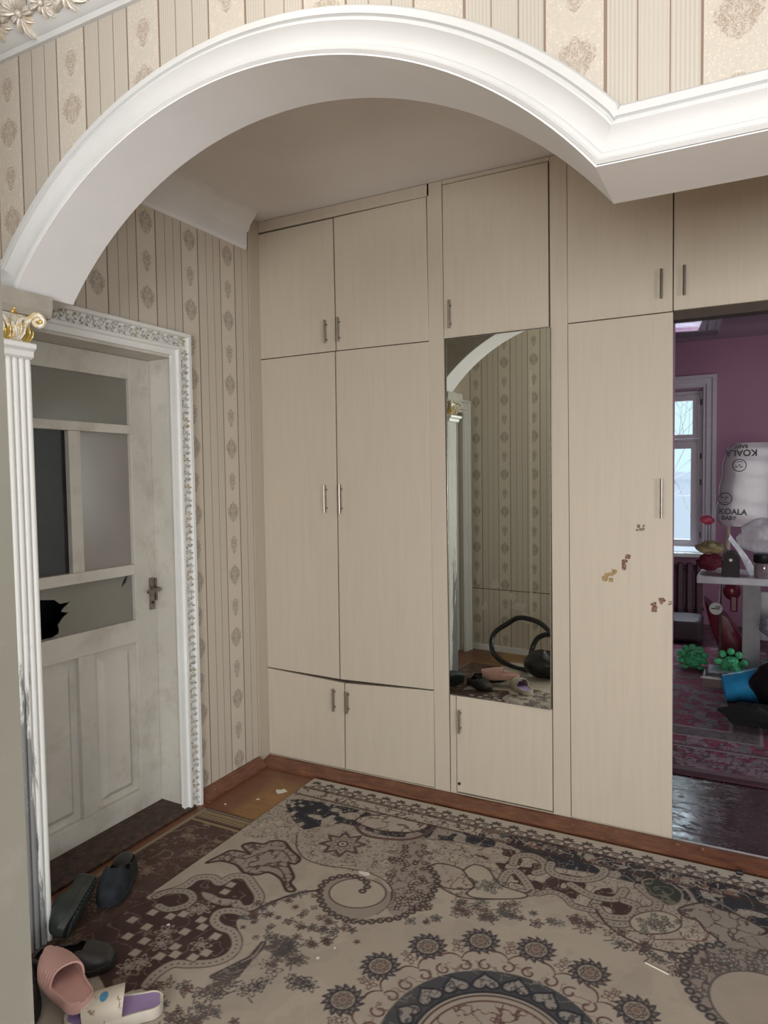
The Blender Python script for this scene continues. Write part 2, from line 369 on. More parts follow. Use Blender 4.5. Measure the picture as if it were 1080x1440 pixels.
# smooth soffit lining (painted), set just under the wall
so = MB(); R2 = AR-.004
rows = []; line = [(-2.05, SPR-.004)]+arch_pts(R2, 64, SPR-.004)+[(3.29, SPR-.004)]
rows1 = [[(p[0], AY0-.036, p[1]), (p[0], AY1+.004, p[1])] for p in line]
rows2 = []
for p in line:
    d = (p[0]-ACX, p[1]-ACZ); L = math.hypot(*d)
    if inner[0][0] < p[0] < inner[-1][0]: q = (ACX+d[0]/L*(AR-.0005), ACZ+d[1]/L*(AR-.0005))
    else: q = (p[0], SPR-.0005)
    rows2.append([(q[0], AY0-.036, q[1]), (q[0], AY1+.004, q[1])])
so.shell(rows1, rows2)
struct('trim_2', so, 'soffit', 'smooth plastered underside of the arch and its level beam', 'soffit', smooth=True)
# back face of the arch wall above opening: paint colour darkened for its shade
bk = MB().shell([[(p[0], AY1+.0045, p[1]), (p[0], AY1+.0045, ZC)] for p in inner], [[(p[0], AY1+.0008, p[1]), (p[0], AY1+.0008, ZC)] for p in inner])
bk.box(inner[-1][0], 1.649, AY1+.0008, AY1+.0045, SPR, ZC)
struct('trim_3', bk, plain('shaded_back_paint', (.36, .34, .30), .8), 'rear face of the arch wall in brownish paint darkened for shade, seen in the mirror', 'wall face')

# moulding: profile (offset outward along the radius / upward, depth towards camera)
PROF = [(0, .0), (0, .0355), (.006, .040), (.011, .036), (.018, .0365), (.021, .032), (.026, .031), (.036, .0325), (.048, .037), (.057, .044), (.061, .0475), (.066, .047), (.068, .041), (.072, .040), (.075, .047), (.090, .046), (.095, .041), (.097, .030), (.097, 0)]
def moulding(path):
    """path: list of (x, z, nx, nz) with outward normal"""
    return [[(x+nx*o, AY0-.0005-d, z+nz*o) for o, d in PROF] for x, z, nx, nz in path]
N = 80; path = []
ia = arch_pts(AR, N, SPR)
# mitre at the right corner, between arch tangent and level run
for k, p in enumerate(ia):
    d = (p[0]-ACX, p[1]-ACZ); L = math.hypot(*d); path.append([p[0], p[1], d[0]/L, d[1]/L])
nr = np.array(path[-1][2:4]); nb = np.array([0., 1.]); mit = nr+nb; mit = mit/(mit@nb)
path[-1][2:4] = list(mit)
# outer profile hits the corner early: limit points whose outer edge would pass the mitre plane
corner = np.array([path[-1][0], path[-1][1]])
def clipmit(rows):
    out = []
    nrm = np.array([mit[1], -mit[0]]); nrm = nrm/np.linalg.norm(nrm)
    for r in rows:
        rr = []
        for p in r:
            q = np.array([p[0], p[2]])-corner; s_ = q@nrm
            if s_ > 0:
                q = q-nrm*s_
            rr.append((corner[0]+q[0], p[1], corner[1]+q[1]))
        out.append(rr)
    return out
path0 = [-2.035, path[0][1], 0, 1]
nl = np.array(path[0][2:4]); ml = nl+nb; ml = ml/(ml@nb); path[0][2:4] = list(ml)
rows = moulding([path0]+path); rows = rows[:2]+clipmit(rows[2:])
rows += moulding([[3.29, path[-1][1], 0, 1]])
struct('trim_4', MB().grid(rows, caps=True), 'mould', 'glossy white stepped moulding around the arch and along the beam', 'moulding', smooth=True)

# cornice on camera side with cream-gold stucco leaves
cp = [(AY0, 2.728), (AY0-.012, 2.728), (AY0-.016, 2.742), (AY0-.03, 2.746), (AY0-.05, 2.775), (AY0-.09, 2.815), (AY0-.15, 2.84), (AY0-.16, 2.852), (AY0-.22, 2.86), (AY0, 2.865)]
struct('trim_5', MB().prism(cp, 0, -2.32, 3.29), 'mould', 'white ceiling cornice at the top left above the arch', 'cornice', smooth=True)
def leaf(mb, c, d, n_, L, w, curl=.3):
    """little curved leaf: base c, direction d, surface normal n_"""
    d = Vector(d).normalized(); n_ = Vector(n_).normalized(); s_ = d.cross(n_); c = Vector(c); rows = []
    for i in range(5):
        t = i/4; ww = w*math.sin(PI*(.12+.86*t))**.8; h = L*curl*math.sin(PI*t)
        q = c+d*L*t
        rows.append([q-s_*ww+n_*h*.2, q-s_*ww*.4+n_*(h+w*.35), q+n_*(h+w*.15), q+s_*ww*.4+n_*(h+w*.35), q+s_*ww+n_*h*.2])
    mb.shell(rows, [[p-n_*w*.25 for p in r] for r in rows])
def stucco_cluster(x, s=1.0):
    mb = MB(); c = Vector((x, AY0-.062, 2.788)); nn = Vector((0, -.65, -.76))
    for k in range(9):
        a = 2*PI*k/9+x*5; dd = Vector((math.cos(a), -.78*math.sin(a), .62*math.sin(a)))
        leaf(mb, c+dd*.006*s, dd, nn, (.042+.014*(k % 3))*s, .013*s, .35)
    mb.ball(tuple(c+nn*.008), .011*s, 10, 6)
    return mb
sx = -2.02; k = 0
while sx < 1.5:
    o = stucco_cluster(sx, 1.0 if k % 2 == 0 else .75).build('stucco_flower', 'orn_cream', None, smooth=True)
    o['kind'] = 'structure'; sx += .092; k += 1
tq = MB()
pts = [(x_, AY0-.066+.012*math.sin(x_*24), 2.790+.010*math.sin(x_*24)) for x_ in np.linspace(-2.1, 1.6, 160)]
tq.tube(pts, .005, 5); o = tq.build('stucco_vine', 'orn_cream', None, smooth=True); o['kind'] = 'structure'

# niche cornice on the left wall (ceiling to z 2.585)
nc = [(XL, 2.585), (XL+.010, 2.585), (XL+.016, 2.60), (XL+.018, 2.665), (XL+.03, 2.672), (XL+.042, 2.70), (XL+.075, 2.735), (XL+.085, 2.755), (XL, 2.755)]
struct('trim_6', MB().prism(nc, 1, AY1+.005, 2.77), 'soffit', 'pale plaster cornice along the top of the niche left wall', 'cornice')

# skirting
def skirt_prof(d, h): return [(0, 0), (d, 0), (d, .012), (d*.72, .02), (d*.55, h*.7), (d*.2, h), (0, h)]
sp = [(YB-.0005-a, b) for a, b in skirt_prof(.088, .030)]
struct('baseboard_back', MB().prism(sp, 0, XL+.0, 1.64), 'skirt', 'red-brown varnished skirting along the foot of the wardrobe', 'baseboard')
sp = [(XL+a, b) for a, b in skirt_prof(.055, .05)]
struct('baseboard_left', MB().prism(sp, 1, 2.36, YB-.09), 'skirt', 'red-brown skirting under the left wallpaper', 'baseboard')
struct('baseboard_south', B(-2.31, -1.5, .30, .315, 0, .045), 'soffit')
struct('trim_10', B(-2.245, -.2505, YB+.0012, YB+.0184, 0, .0325), 'lam2', 'pale plinth strip under the wardrobe doors', 'plinth')
struct('trim_7', B(XL-.13, XL+.004, 2.7955, YB-.001, 0, 2.755), 'lam2', 'pale filler strip in the corner beside the wardrobe', 'filler strip')

# ================================================================ OLD WHITE DOOR
DX = -2.335; DT = .042
door = empty('door_1', (DX, 1.863, 0), 'old cream painted half-glazed door with broken panes on the left', 'door', kind='structure')
def rail(y0, y1, z0, z1, name='rail', d=0): return B(DX-DT, DX+d, y0, y1, z0, z1).build(name, 'door', door, bevel=.003)
rail(2.146, 2.262, .004, 1.985, 'stile'); rail(1.464, 1.582, .004, 1.985, 'stile')
rail(1.582, 2.146, 1.893, 1.985); rail(1.582, 2.146, 1.661, 1.698, d=.006); rail(1.582, 2.146, 1.060, 1.104, d=.006)
rail(1.836, 1.890, 1.104, 1.661, 'mullion', d=.004); rail(1.582, 2.146, .766, .863); rail(1.582, 2.146, .004, .115)
rail(1.850, 1.926, .115, .766, 'mullion')
for y0, y1 in ((1.582, 1.850), (1.926, 2.146)):
    pm = MB(); i = .028; f0, f1 = DX-.024, DX-.006
    pm.box(DX-.034, f0, y0, y1, .115, .766)
    a = [(y0+i, .115+i), (y1-i, .115+i), (y1-i, .766-i), (y0+i, .766-i)]; j = i+.022
    b_ = [(y0+j, .115+j), (y1-j, .115+j), (y1-j, .766-j), (y0+j, .766-j)]
    vs = [(f0, *p) for p in a]+[(f1, *p) for p in b_]
    pm.add(vs, [(4, 5, 6, 7)]+[(q, (q+1) % 4, 4+(q+1) % 4, 4+q) for q in range(4)]); pm.build('door_panel', 'door', door)
B(DX-.024, DX-.019, 1.582, 2.146, 1.698, 1.893).build('glass_pane', 'frost', door)
B(DX-.024, DX-.019, 1.890, 2.146, 1.104, 1.661).build('glass_pane', 'frost2', door)
o = B(DX-.024, DX-.019, 1.582, 1.836, 1.104, 1.661).build('glass_pane', 'black', door); tag(o, 'glass pane coloured black for the unlit room behind')  # black colour stands for the darkness seen through clear glass
# broken lower pane: jagged hole at left, small hole at upper right
jag = [(2.146, .863), (2.146, 1.060), (1.690, 1.060), (1.690, 1.028), (1.70, 1.020), (1.765, 1.010), (1.790, .990), (1.835, .992), (1.800, .968), (1.794, .958), (1.825, .950), (1.800, .935), (1.778, .910), (1.782, .890), (1.779, .877), (1.755, .868), (1.73, .863)]
MB().prism(jag, 0, DX-.024, DX-.019).build('glass_pane', 'frost', door)
MB().prism([(1.582, .863), (1.582, 1.060), (1.690, 1.060), (1.690, 1.028), (1.64, 1.0), (1.62, .93), (1.64, .863)], 0, DX-.024, DX-.019).build('glass_pane', 'frost', door)
o = MB().prism([(2.088, 1.012), (2.112, 1.030), (2.122, 1.056), (2.112, 1.054), (2.098, 1.038)], 0, DX-.0188, DX-.0178).build('glass_hole', 'black', door); tag(o, 'small dark chip in the lower pane')
# handle
hp = MB().box(DX, DX+.008, 2.221, 2.249, .893, 1.035).box(DX, DX+.012, 2.252, 2.262, .93, 1.03); hb = hp.build('lock_plate', 'brass', door, bevel=.003)
MB().tube([(DX+.008, 2.236, .985), (DX+.05, 2.236, .985), (DX+.055, 2.225, .985), (DX+.055, 2.165, .983)], .008, 8).build('door_handle', 'brass', hb, smooth=True)
MB().lathe([(.006, 0), (.006, .003)], (DX+.008, 2.235, .925), 0, 10).build('keyhole', 'black', hb)
# jamb linings, casing
struct('trim_8', MB().box(DX-.05, XL+.004, 2.2625, 2.275, 0, 1.99).box(DX-.05, XL+.004, 1.45, 1.4635, 0, 1.99).box(DX-.05, XL+.004, 1.45, 2.275, 1.986, 2.0), 'door', 'painted lining of the old doorway', 'door lining')
def casing_run(p0, p1, axis):   # stepped casing face, p is distance outwards
    prof = [(0, .0), (0, .018), (.022, .018), (.026, .030), (.038, .030), (.042, .022), (.082, .022), (.086, .034), (.100, .034), (.104, .026), (.104, 0)]
    return prof
cpf = casing_run(0, 0, 0)
rows = []
y_in, z_in, yl_in = 2.245, 1.996, 1.482
for yy, zz, sy, sz in ((y_in, 0, 1, 0), (y_in, z_in, 1, 1), (yl_in, z_in, -1, 1), (yl_in, 0, -1, 0)):
    rows.append([(XL+.0005+d, yy+sy*o, zz+sz*o) for o, d in cpf])
cas = empty('door_casing', (XL, 2.3, 0), 'white door casing with a carved patinated relief band', 'door casing', kind='structure')
MB().grid(rows, caps=True).build('casing_board', 'white', cas)
orn = MB()
def relief(mb, c, along, across, nn, flip):
    al, ac, nn, c = Vector(along), Vector(across), Vector(nn), Vector(c)
    # S scroll with leaflets
    pts = []
    for k in range(13):
        t = k/12; a = flip*(t*4.2-.6); r = .013*(1-.72*t); pts.append(c+al*(math.cos(a)*r+.004*t)+ac*(math.sin(a)*r))
    mb.tube(pts, .0022, 4, radii=[.0028*(1-.5*k/12) for k in range(13)])
    for a in (-.9, .1, 1.1, 2.4):
        d = al*math.cos(a)+ac*math.sin(a)*flip; leaf(mb, c+d*.010, d, nn, .014, .0042, .5)
zz = .03; fl = 1
while zz < 2.02: relief(orn, (XL+.0235, y_in+.062+.003*fl, zz), (0, 0, 1), (0, 1, 0), (1, 0, 0), fl); zz += .029; fl = -fl
yy = yl_in-.03
while yy < y_in+.05: relief(orn, (XL+.0235, yy, z_in+.062+.003*fl), (0, 1, 0), (0, 0, 1), (1, 0, 0), fl); yy += .029; fl = -fl
o = orn.build('carved_relief', 'orn', cas, smooth=True); tag(o, 'worn grey and gold leaf relief', kind='stuff')
struct('threshold', MB().prism([(XL+.035, 0), (XL+.035, .012), (XL+.0, .022), (DX-.06, .026), (DX-.06, 0)], 1, 1.45, 2.30), 'sill', 'dark worn wooden sill of the old door', 'threshold')
# unlit room behind the old door
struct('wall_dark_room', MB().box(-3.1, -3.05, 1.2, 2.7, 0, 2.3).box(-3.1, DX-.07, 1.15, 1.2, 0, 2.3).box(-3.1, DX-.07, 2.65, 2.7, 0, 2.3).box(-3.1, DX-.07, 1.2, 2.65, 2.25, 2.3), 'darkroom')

# ================================================================ PILASTER
PXF = -1.945; py0, py1 = 1.275, 1.412
pil = empty('pilaster', (-1.99, 1.345, 0), 'white reeded pilaster with gilded capital and chipped grey foot under the arch', 'column', kind='structure')
B(-2.12, PXF-.012, py0+.012, py1, 0, 1.84).build('core', 'pilaster', pil)
rd = MB(); nr_ = 6; wd = (py1-py0-.01)/nr_
def reed(c, ax):
    rr = []
    for z in (0.0, 1.8, 1.835, 1.84):
        sc = 1 if z < 1.82 else (.9 if z < 1.838 else .3)
        row = []
        for k in range(9):
            a = PI*k/8; q = wd/2*.96*math.cos(a); h = wd*.55*sc*math.sin(a)
            row.append((PXF-.013+h, c+q, z) if ax == 0 else (c+q, py0+.013-h, z))
        rr.append(row)
    return rr
for i in range(nr_):
    MB().grid(reed(py0+.012+wd*(i+.5), 0), closed_v=True, caps=True).build('reed', 'pilaster', pil, smooth=True)
for i in range(6):
    MB().grid(reed(PXF-.015-wd*(i+.5), 1), closed_v=True, caps=True).build('reed', 'pilaster', pil, smooth=True)
def sq_ring(prof, name, mat):   # square mouldings following the two visible faces
    rows = [[(-2.12, py0+.012-o, z), (PXF-.012+o, py0+.012-o, z), (PXF-.012+o, py1+.0*o, z), (-2.12, py1, z)] for o, z in prof]
    return MB().grid(rows, closed_v=True, caps=True).build(name, mat, pil)
sq_ring([(.010, 1.836), (.020, 1.842), (.022, 1.858), (.034, 1.866), (.036, 1.878), (.030, 1.882), (.012, 1.884)], 'necking', 'white')
sq_ring([(.006, 1.884), (.004, 1.92), (.014, 1.965)], 'bell', 'cap')
o = MB()
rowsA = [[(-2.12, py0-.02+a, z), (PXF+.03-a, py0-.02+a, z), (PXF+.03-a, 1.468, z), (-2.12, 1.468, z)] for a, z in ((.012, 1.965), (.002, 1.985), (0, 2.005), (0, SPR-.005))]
o.grid(rowsA, closed_v=True, caps=True); o.build('impost_block', plain('shaded_beige_impost', (.36, .335, .29), .7), pil)  # beige set darker to carry the shadow below the arch moulding
# volute at the visible corner + rolled leaves
def volute(c, out, r0=.021):
    c = Vector(c); out = Vector(out).normalized(); up = Vector((0, 0, 1)); mb = MB(); pts = []; rad = []
    for k in range(34):
        t = k/33; a = 2.2-t*4.4*PI/1.75; r = r0*(1-.82*t); pts.append(c+out*math.cos(a)*r+up*math.sin(a)*r); rad.append(.0095*(1-.45*t))
    mb.tube([c-out*.045+up*-.035, c-out*.03+up*-.004]+pts, .01, 8, radii=[.008, .010]+rad); return mb
vo = volute((PXF+.024, 1.418, 1.948), (.55, .85, 0)); vo.build('volute', 'cap', pil, smooth=True)
MB().ball((PXF+.030, 1.424, 1.948), .0085, 10, 8).build('volute_eye', 'gold', pil, smooth=True)
volute((PXF+.012, py0-.004, 1.948), (.7, -.7, 0)).build('volute', 'cap', pil, smooth=True)
for (y_, hh, w_, m_) in ((1.30, .062, .014, 'cap'), (1.335, .05, .011, 'gold'), (1.365, .068, .015, 'cap'), (1.398, .05, .011, 'gold')):
    lf = MB()
    for s_ in (-1, 0, 1):
        leaf(lf, (PXF-.006, y_+s_*.007, 1.888), (.28, s_*.25, 1), (1, 0, -.2), hh*(1 if s_ == 0 else .8), w_*.6, .22)
    lf.build('acanthus_leaf', m_, pil, smooth=True)
for s_ in (-1, 1):
    pts = catmull([(PXF+.002, 1.345+s_*.004, 1.895), (PXF+.008, 1.345+s_*.012, 1.925), (PXF+.012, 1.345+s_*.03, 1.95), (PXF+.016, 1.345+s_*.045, 1.952)], 5)
    MB().tube(pts, .0045, 6).build('scroll_stem', 'cap', pil, smooth=True)
fm = MB()
for k in range(6):
    a = 2*PI*k/6; leaf(fm, (PXF+.014, 1.345, 1.975), (0, math.cos(a), math.sin(a)), (1, 0, 0), .016, .006, .4)
fm.ball((PXF+.020, 1.345, 1.975), .006, 8, 6); fm.build('rosette', 'gold', pil, smooth=True)

# ================================================================ WARDROBE
FY = YB            # door face plane
def door_leaf(mbp, par, label=None):
    """mbp: 4 corners (x,z) of the leaf"""
    o = MB().prism(mbp, 1, FY, FY+.018).build('door', 'lam', par, bevel=.0015); tag(o, label); return o
def handle(x, z0, z1, par):
    L = z1-z0; mb = MB(); yb = FY-.026
    mb.tube([(x, yb, z0), (x, yb, z1)], .0052, 8)
    for z in (z0+L*.17, z1-L*.17): mb.tube([(x, FY, z), (x, yb, z)], .0038, 6)
    return mb.build('handle', 'chrome', par, smooth=True)
def rect(x0, x1, z0, z1): return [(x0, z0), (x1, z0), (x1, z1), (x0, z1)]
G = .0018
# A : double unit at the left
A = empty('wardrobe_cabinet', (-1.73, YB, 0), 'left double wardrobe unit with six pale laminate doors next to the wallpaper', 'wardrobe', 'built-in wardrobe units')
MB().box(-2.245, -1.2725, FY+.0185, FY+.09, .045, 2.752).build('carcass', 'darkgap', A)
MB().box(-2.245, -2.2255, FY+.001, FY+.0184, .033, 2.752).box(-2.2255, -1.2625, FY+.001, FY+.0184, 2.700, 2.752).build('filler_panel', 'lam2', A)
d = door_leaf([(-2.222, 2.070), (-1.7535-G, 2.071), (-1.757-G, 2.692), (-2.222, 2.690)], A); handle(-1.800, 2.108, 2.216, d)
d = door_leaf([(-1.7505+G, 2.071), (-1.268, 2.068), (-1.275, 2.698), (-1.754+G, 2.693)], A); handle(-1.728, 2.109, 2.221, d)
d = door_leaf([(-2.220, .490), (-1.763-G, .479), (-1.758-G, 2.0665), (-2.222, 2.0655)], A); handle(-1.817, 1.295, 1.430, d)
d = door_leaf([(-1.760+G, .479), (-1.262, .491), (-1.268, 2.0640), (-1.755+G, 2.0668)], A); handle(-1.731, 1.293, 1.432, d)
d = door_leaf([(-2.216, .036), (-1.741-G, .036), (-1.737-G, .462), (-2.216, .485)], A); handle(-1.789, .321, .433, d)
d = door_leaf([(-1.7385+G, .036), (-1.262, .036), (-1.262, .486), (-1.7345+G, .462)], A); handle(-1.711, .322, .428, d)
# strips
def strip(x0, x1, label, xt0=None, xt1=None):
    o = MB().prism([(x0, .033), (x1, .033), (xt1 or x1, 2.752), (xt0 or x0, 2.752)], 1, FY+.001, FY+.0184).build('filler_strip', 'lam2', None)
    tag(o, label, 'panel', 'upright strips between wardrobe units'); return o
strip(-1.2585, -1.1850, 'pale upright strip between the left double unit and the mirror', -1.2705, -1.2000)
strip(-.7145, -.6430, 'pale upright strip between the mirror and the tall sticker door', -.7275, -.6590)
# B : mirror unit
Bm = empty('wardrobe_cabinet', (-.95, YB, 0), 'narrow wardrobe unit with a tall mirror between two short doors', 'wardrobe', 'built-in wardrobe units')
MB().box(-1.184, -.7165, FY+.0185, FY+.085, .045, 2.752).build('carcass', 'darkgap', Bm)
MB().box(-1.1975, -.729, FY+.001, FY+.0184, 2.735, 2.752).build('filler_panel', 'lam2', Bm)
d = door_leaf([(-1.1945, 2.070), (-.7315, 2.070), (-.7335, 2.732), (-1.196, 2.732)], Bm, 'short top door above the mirror'); handle(-1.161, 2.108, 2.229, d)
d = door_leaf([(-1.151, .040), (-.7185, .040), (-.7205, .478), (-1.151, .478)], Bm, 'short door below the mirror'); handle(-1.131, .318, .421, d)
MB().prism([(-1.1805, .034), (-1.1535, .034), (-1.1535, .478), (-1.1815, .478)], 1, FY, FY+.018).build('filler_panel', 'lam2', Bm)
MB().lathe([(.006, 0), (.007, -.006), (.003, -.010)], (-1.151+.012, FY, .079), 1, 8).build('door_catch', 'black', Bm)
# mirror leaf, slightly ajar, hinge at the right edge
mo = MB(); mo.box(-1.1865, -.7225, -.006, 0.0, .482, 2.063)
ang = math.radians(2.6)
Mx = Matrix.Translation(Vector((-.7225, FY-.010, 0)))@Matrix.Rotation(-ang, 4, 'Z')@Matrix.Translation(Vector((.7225, 0, 0)))
MIR_OBJ = mo.xf(Mx).build('mirror', 'mirror', Bm); tag(MIR_OBJ, 'tall rectangular mirror')
mf = MB()
for a in ((-1.1885, -1.1865, .480, 2.065), (-.7225, -.7205, .480, 2.065), (-1.1865, -.7225, .480, .482), (-1.1865, -.7225, 2.063, 2.0655)):
    mf.box(a[0], a[1], -.0075, .003, a[2], a[3])
mf.xf(Mx).build('mirror_edge', 'brass', Bm)
# C : tall door with stickers
Cc = empty('wardrobe_cabinet', (-.45, YB, 0), 'wardrobe unit with one tall door carrying torn stickers, left of the pink room', 'wardrobe', 'built-in wardrobe units')
MB().box(-.642, -.262, FY+.0185, FY+.085, .02, 2.752).build('carcass', 'darkgap', Cc)
MB().box(-.655, -.2605, FY+.001, FY+.0184, 2.712, 2.752).build('filler_panel', 'lam2', Cc)
d = door_leaf([(-.6540, 2.0755), (-.2600, 2.0765), (-.2620, 2.709), (-.6565, 2.709)], Cc); handle(-.298, 2.123, 2.233, d)
TD = door_leaf([(-.6400, .034), (-.2500, .034), (-.2585, 2.0725), (-.6535, 2.0715)], Cc); handle(-.2935, 1.290, 1.442, TD)
def sticker(x, z, w, h, cols, seed, label):
    rnd = random.Random(seed)
    n = NT('torn_sticker'); p = n.noise(n.pos()[3], 150, 4, .7); n.set('Base Color', n.ramp(p, [(.35, cols[0]), (.5, cols[1]), (.65, cols[2])])).set('Roughness', .6)
    mb = MB()
    for k in range(7):
        cx_ = x+rnd.uniform(-.6, .6)*w; cz_ = z+rnd.uniform(-.6, .6)*h; r = rnd.uniform(.26, .42)*min(w, h)
        pts = [(cx_+r*rnd.uniform(.5, 1.25)*math.cos(a), cz_+r*rnd.uniform(.5, 1.25)*math.sin(a)) for a in np.linspace(0, 2*PI, 9)[:-1]]
        mb.prism(pts, 1, FY-.0008-.00005*k, FY-.0001)
    tag(mb.build('sticker', n.m, TD), label)
br = ((.06, .025, .018), (.17, .065, .04), (.36, .27, .20)); yl = ((.14, .09, .03), (.34, .22, .07), (.42, .34, .22)); gr = ((.06, .045, .035), (.16, .12, .09), (.34, .28, .21))
sticker(-.368, 1.252, .030, .018, gr, 1, 'small grey-brown torn sticker'); sticker(-.428, 1.115, .028, .040, br, 2, 'dark brown torn sticker')
sticker(-.489, 1.057, .034, .034, yl, 3, 'yellowish torn sticker'); sticker(-.307, .950, .032, .038, br, 4, 'brown torn sticker by the door edge')
sticker(-.262, .948, .010, .034, gr, 5, 'sticker remnant on the door edge')
# D : cabinet over the doorway
Dd = empty('wardrobe_cabinet', (.2, YB, 2.07), 'high cabinet over the opening to the pink room', 'wardrobe', 'built-in wardrobe units')
MB().box(-.2605, .70, FY+.0185, FY+.085, 2.078, 2.752).build('carcass', 'darkgap', Dd)
MB().box(-.2585, .70, FY+.001, FY+.0184, 2.712, 2.752).build('filler_panel', 'lam2', Dd)
B(-.2600, .704, FY+.0185, FY+.085, 2.045, 2.0778).build('bottom_board', 'darkgap', Dd)
d = door_leaf(rect(-.2565, .2200, 2.078, 2.709), Dd); handle(-.218, 2.125, 2.235, d)
d = door_leaf(rect(.2235, .70, 2.078, 2.709), Dd); handle(.66, 2.125, 2.235, d)
# E : right-hand unit beyond the frame
Ee = empty('wardrobe_cabinet', (1.2, YB, 0), 'tall two-door wardrobe unit right of the opening to the pink room', 'wardrobe', 'built-in wardrobe units')
MB().box(.705, 1.64, FY+.0185, FY+.085, .045, 2.752).build('carcass', 'darkgap', Ee)
for x0 in (.705, 1.174):
    d = door_leaf(rect(x0+.002, x0+.465, .048, 2.07), Ee); handle(x0+.42, 1.29, 1.44, d); door_leaf(rect(x0+.002, x0+.465, 2.076, 2.709), Ee)

# ================================================================ CARPETS (dyed pile painted per vertex)
class Canvas:
    def __init__(s, x0, x1, y0, y1, h, base):
        s.x = np.arange(x0, x1+h/2, h); s.y = np.arange(y0, y1+h/2, h); s.h = h
        s.X, s.Y = np.meshgrid(s.x, s.y); s.c = np.zeros(s.X.shape+(3,)); s.c[:] = base
        s.rng = np.random.RandomState(5)
    def win(s, x0, x1, y0, y1, pad=.01):
        a = np.searchsorted(s.x, x0-pad); b = np.searchsorted(s.x, x1+pad); c = np.searchsorted(s.y, y0-pad); d = np.searchsorted(s.y, y1+pad)
        if b <= a or d <= c: return None
        return (slice(c, d), slice(a, b))
    def blend(s, w, a, col):
        a = np.clip(a, 0, 1)[..., None]; s.c[w] = s.c[w]*(1-a)+np.array(col)*a
    def dist(s, w, pts, closed=False):
        X, Y = s.X[w], s.Y[w]; D = np.full(X.shape, 9.)
        P = list(pts)+([pts[0]] if closed else [])
        for (ax, ay), (bx, by) in zip(P[:-1], P[1:]):
            dx, dy = bx-ax, by-ay; L = dx*dx+dy*dy+1e-12
            t = np.clip(((X-ax)*dx+(Y-ay)*dy)/L, 0, 1); D = np.minimum(D, np.hypot(X-ax-t*dx, Y-ay-t*dy))
        return D
    def inside(s, w, pts):
        X, Y = s.X[w], s.Y[w]; r = np.zeros(X.shape, bool); n = len(pts)
        for i in range(n):
            x1, y1 = pts[i]; x2, y2 = pts[(i+1) % n]
            if y1 == y2: continue
            r ^= ((Y < y1) != (Y < y2)) & (X < (x2-x1)*(Y-y1)/(y2-y1)+x1)
        return r
    def bb(s, pts, pad): a = np.array(pts); return s.win(a[:, 0].min(), a[:, 0].max(), a[:, 1].min(), a[:, 1].max(), pad)
    def stroke(s, pts, wd, col, closed=False):
        w = s.bb(pts, wd+.004)
        if w is None: return
        s.blend(w, (wd/2-s.dist(w, pts, closed))/s.h+.5, col)
    def fill(s, pts, col, edge=None, ew=.006, pattern=None):
        w = s.bb(pts, ew+.004)
        if w is None: return
        m = s.inside(w, pts).astype(float); s.blend(w, m, col)
        if pattern: s.squig(w, m, *pattern)
        if edge: s.blend(w, (ew/2-s.dist(w, pts, True))/s.h+.5, edge)
    def noise(s, w, sc, seed):
        X, Y = s.X[w]*sc, s.Y[w]*sc; r = np.random.RandomState(seed); G_ = r.rand(97, 97)
        def g(i, j): return G_[np.mod(i, 97).astype(int), np.mod(j, 97).astype(int)]
        xi, yi = np.floor(X), np.floor(Y); fx, fy = X-xi, Y-yi; fx = fx*fx*(3-2*fx); fy = fy*fy*(3-2*fy)
        return (g(xi, yi)*(1-fx)+g(xi+1, yi)*fx)*(1-fy)+(g(xi, yi+1)*(1-fx)+g(xi+1, yi+1)*fx)*fy
    def squig(s, w, m, sc, th, col, seed, op=.9):
        n = s.noise(w, sc, seed)*.7+s.noise(w, sc*2.1, seed+1)*.3
        s.blend(w, m*np.clip((th-np.abs(n-.5))/.02, 0, 1)*op, col)
    def blobs(s, w, m, sc, th, col, seed, op=1.):
        n = s.noise(w, sc, seed)*.75+s.noise(w, sc*2.3, seed+1)*.25
        s.blend(w, m*np.clip((n-th)/.03, 0, 1)*op, col)
    def ornate(s, w, m, sc, seed, light, dark, th=.5):
        """cloud-like light islands with dark outlines and an inner contour"""
        n = s.noise(w, sc, seed)*.8+s.noise(w, sc*2.2, seed+1)*.2; e = .02
        s.blend(w, m*np.clip((n-th)/e, 0, 1), light)
        s.blend(w, m*np.clip((.018-np.abs(n-th-.015))/e+.3, 0, 1), dark)
        s.blend(w, m*np.clip((.016-np.abs(n-th-.13))/e+.2, 0, 1)*.85, dark)
        s.blend(w, m*np.clip((.014-np.abs(n-th-.24))/e+.2, 0, 1)*.7, dark)
        s.blend(w, m*np.clip((.014-np.abs(n-th+.12))/e+.2, 0, 1)*.8, light)
    def polar(s, c, r):
        w = s.win(c[0]-r, c[0]+r, c[1]-r, c[1]+r)
        if w is None: return None
        X, Y = s.X[w]-c[0], s.Y[w]-c[1]; return w, np.hypot(X, Y), np.arctan2(Y, X)
    def disc(s, c, r, col):
        q = s.polar(c, r+.004)
        if q: s.blend(q[0], (r-q[1])/s.h+.5, col)
    def mesh(s, name, mat, z, skip=None):
        ny, nx = s.X.shape; V = np.zeros((nx*ny, 3), np.float32); V[:, 0] = s.X.ravel(); V[:, 1] = s.Y.ravel(); V[:, 2] = z
        V[:, 2] += (np.sin(V[:, 0]*3.1)*np.sin(V[:, 1]*2.3)*.0006).astype(np.float32)
        i = np.arange(nx*ny).reshape(ny, nx); q = np.stack([i[:-1, :-1], i[:-1, 1:], i[1:, 1:], i[1:, :-1]], -1).reshape(-1, 4)
        # hanging edge
        b = np.concatenate([i[0, :], i[1:, -1], i[-1, -2::-1], i[-2:0:-1, 0]]); nb_ = len(b); E = V[b].copy(); E[:, 2] = z-.007
        V = np.vstack([V, E]); k = np.arange(nb_); e = nx*ny
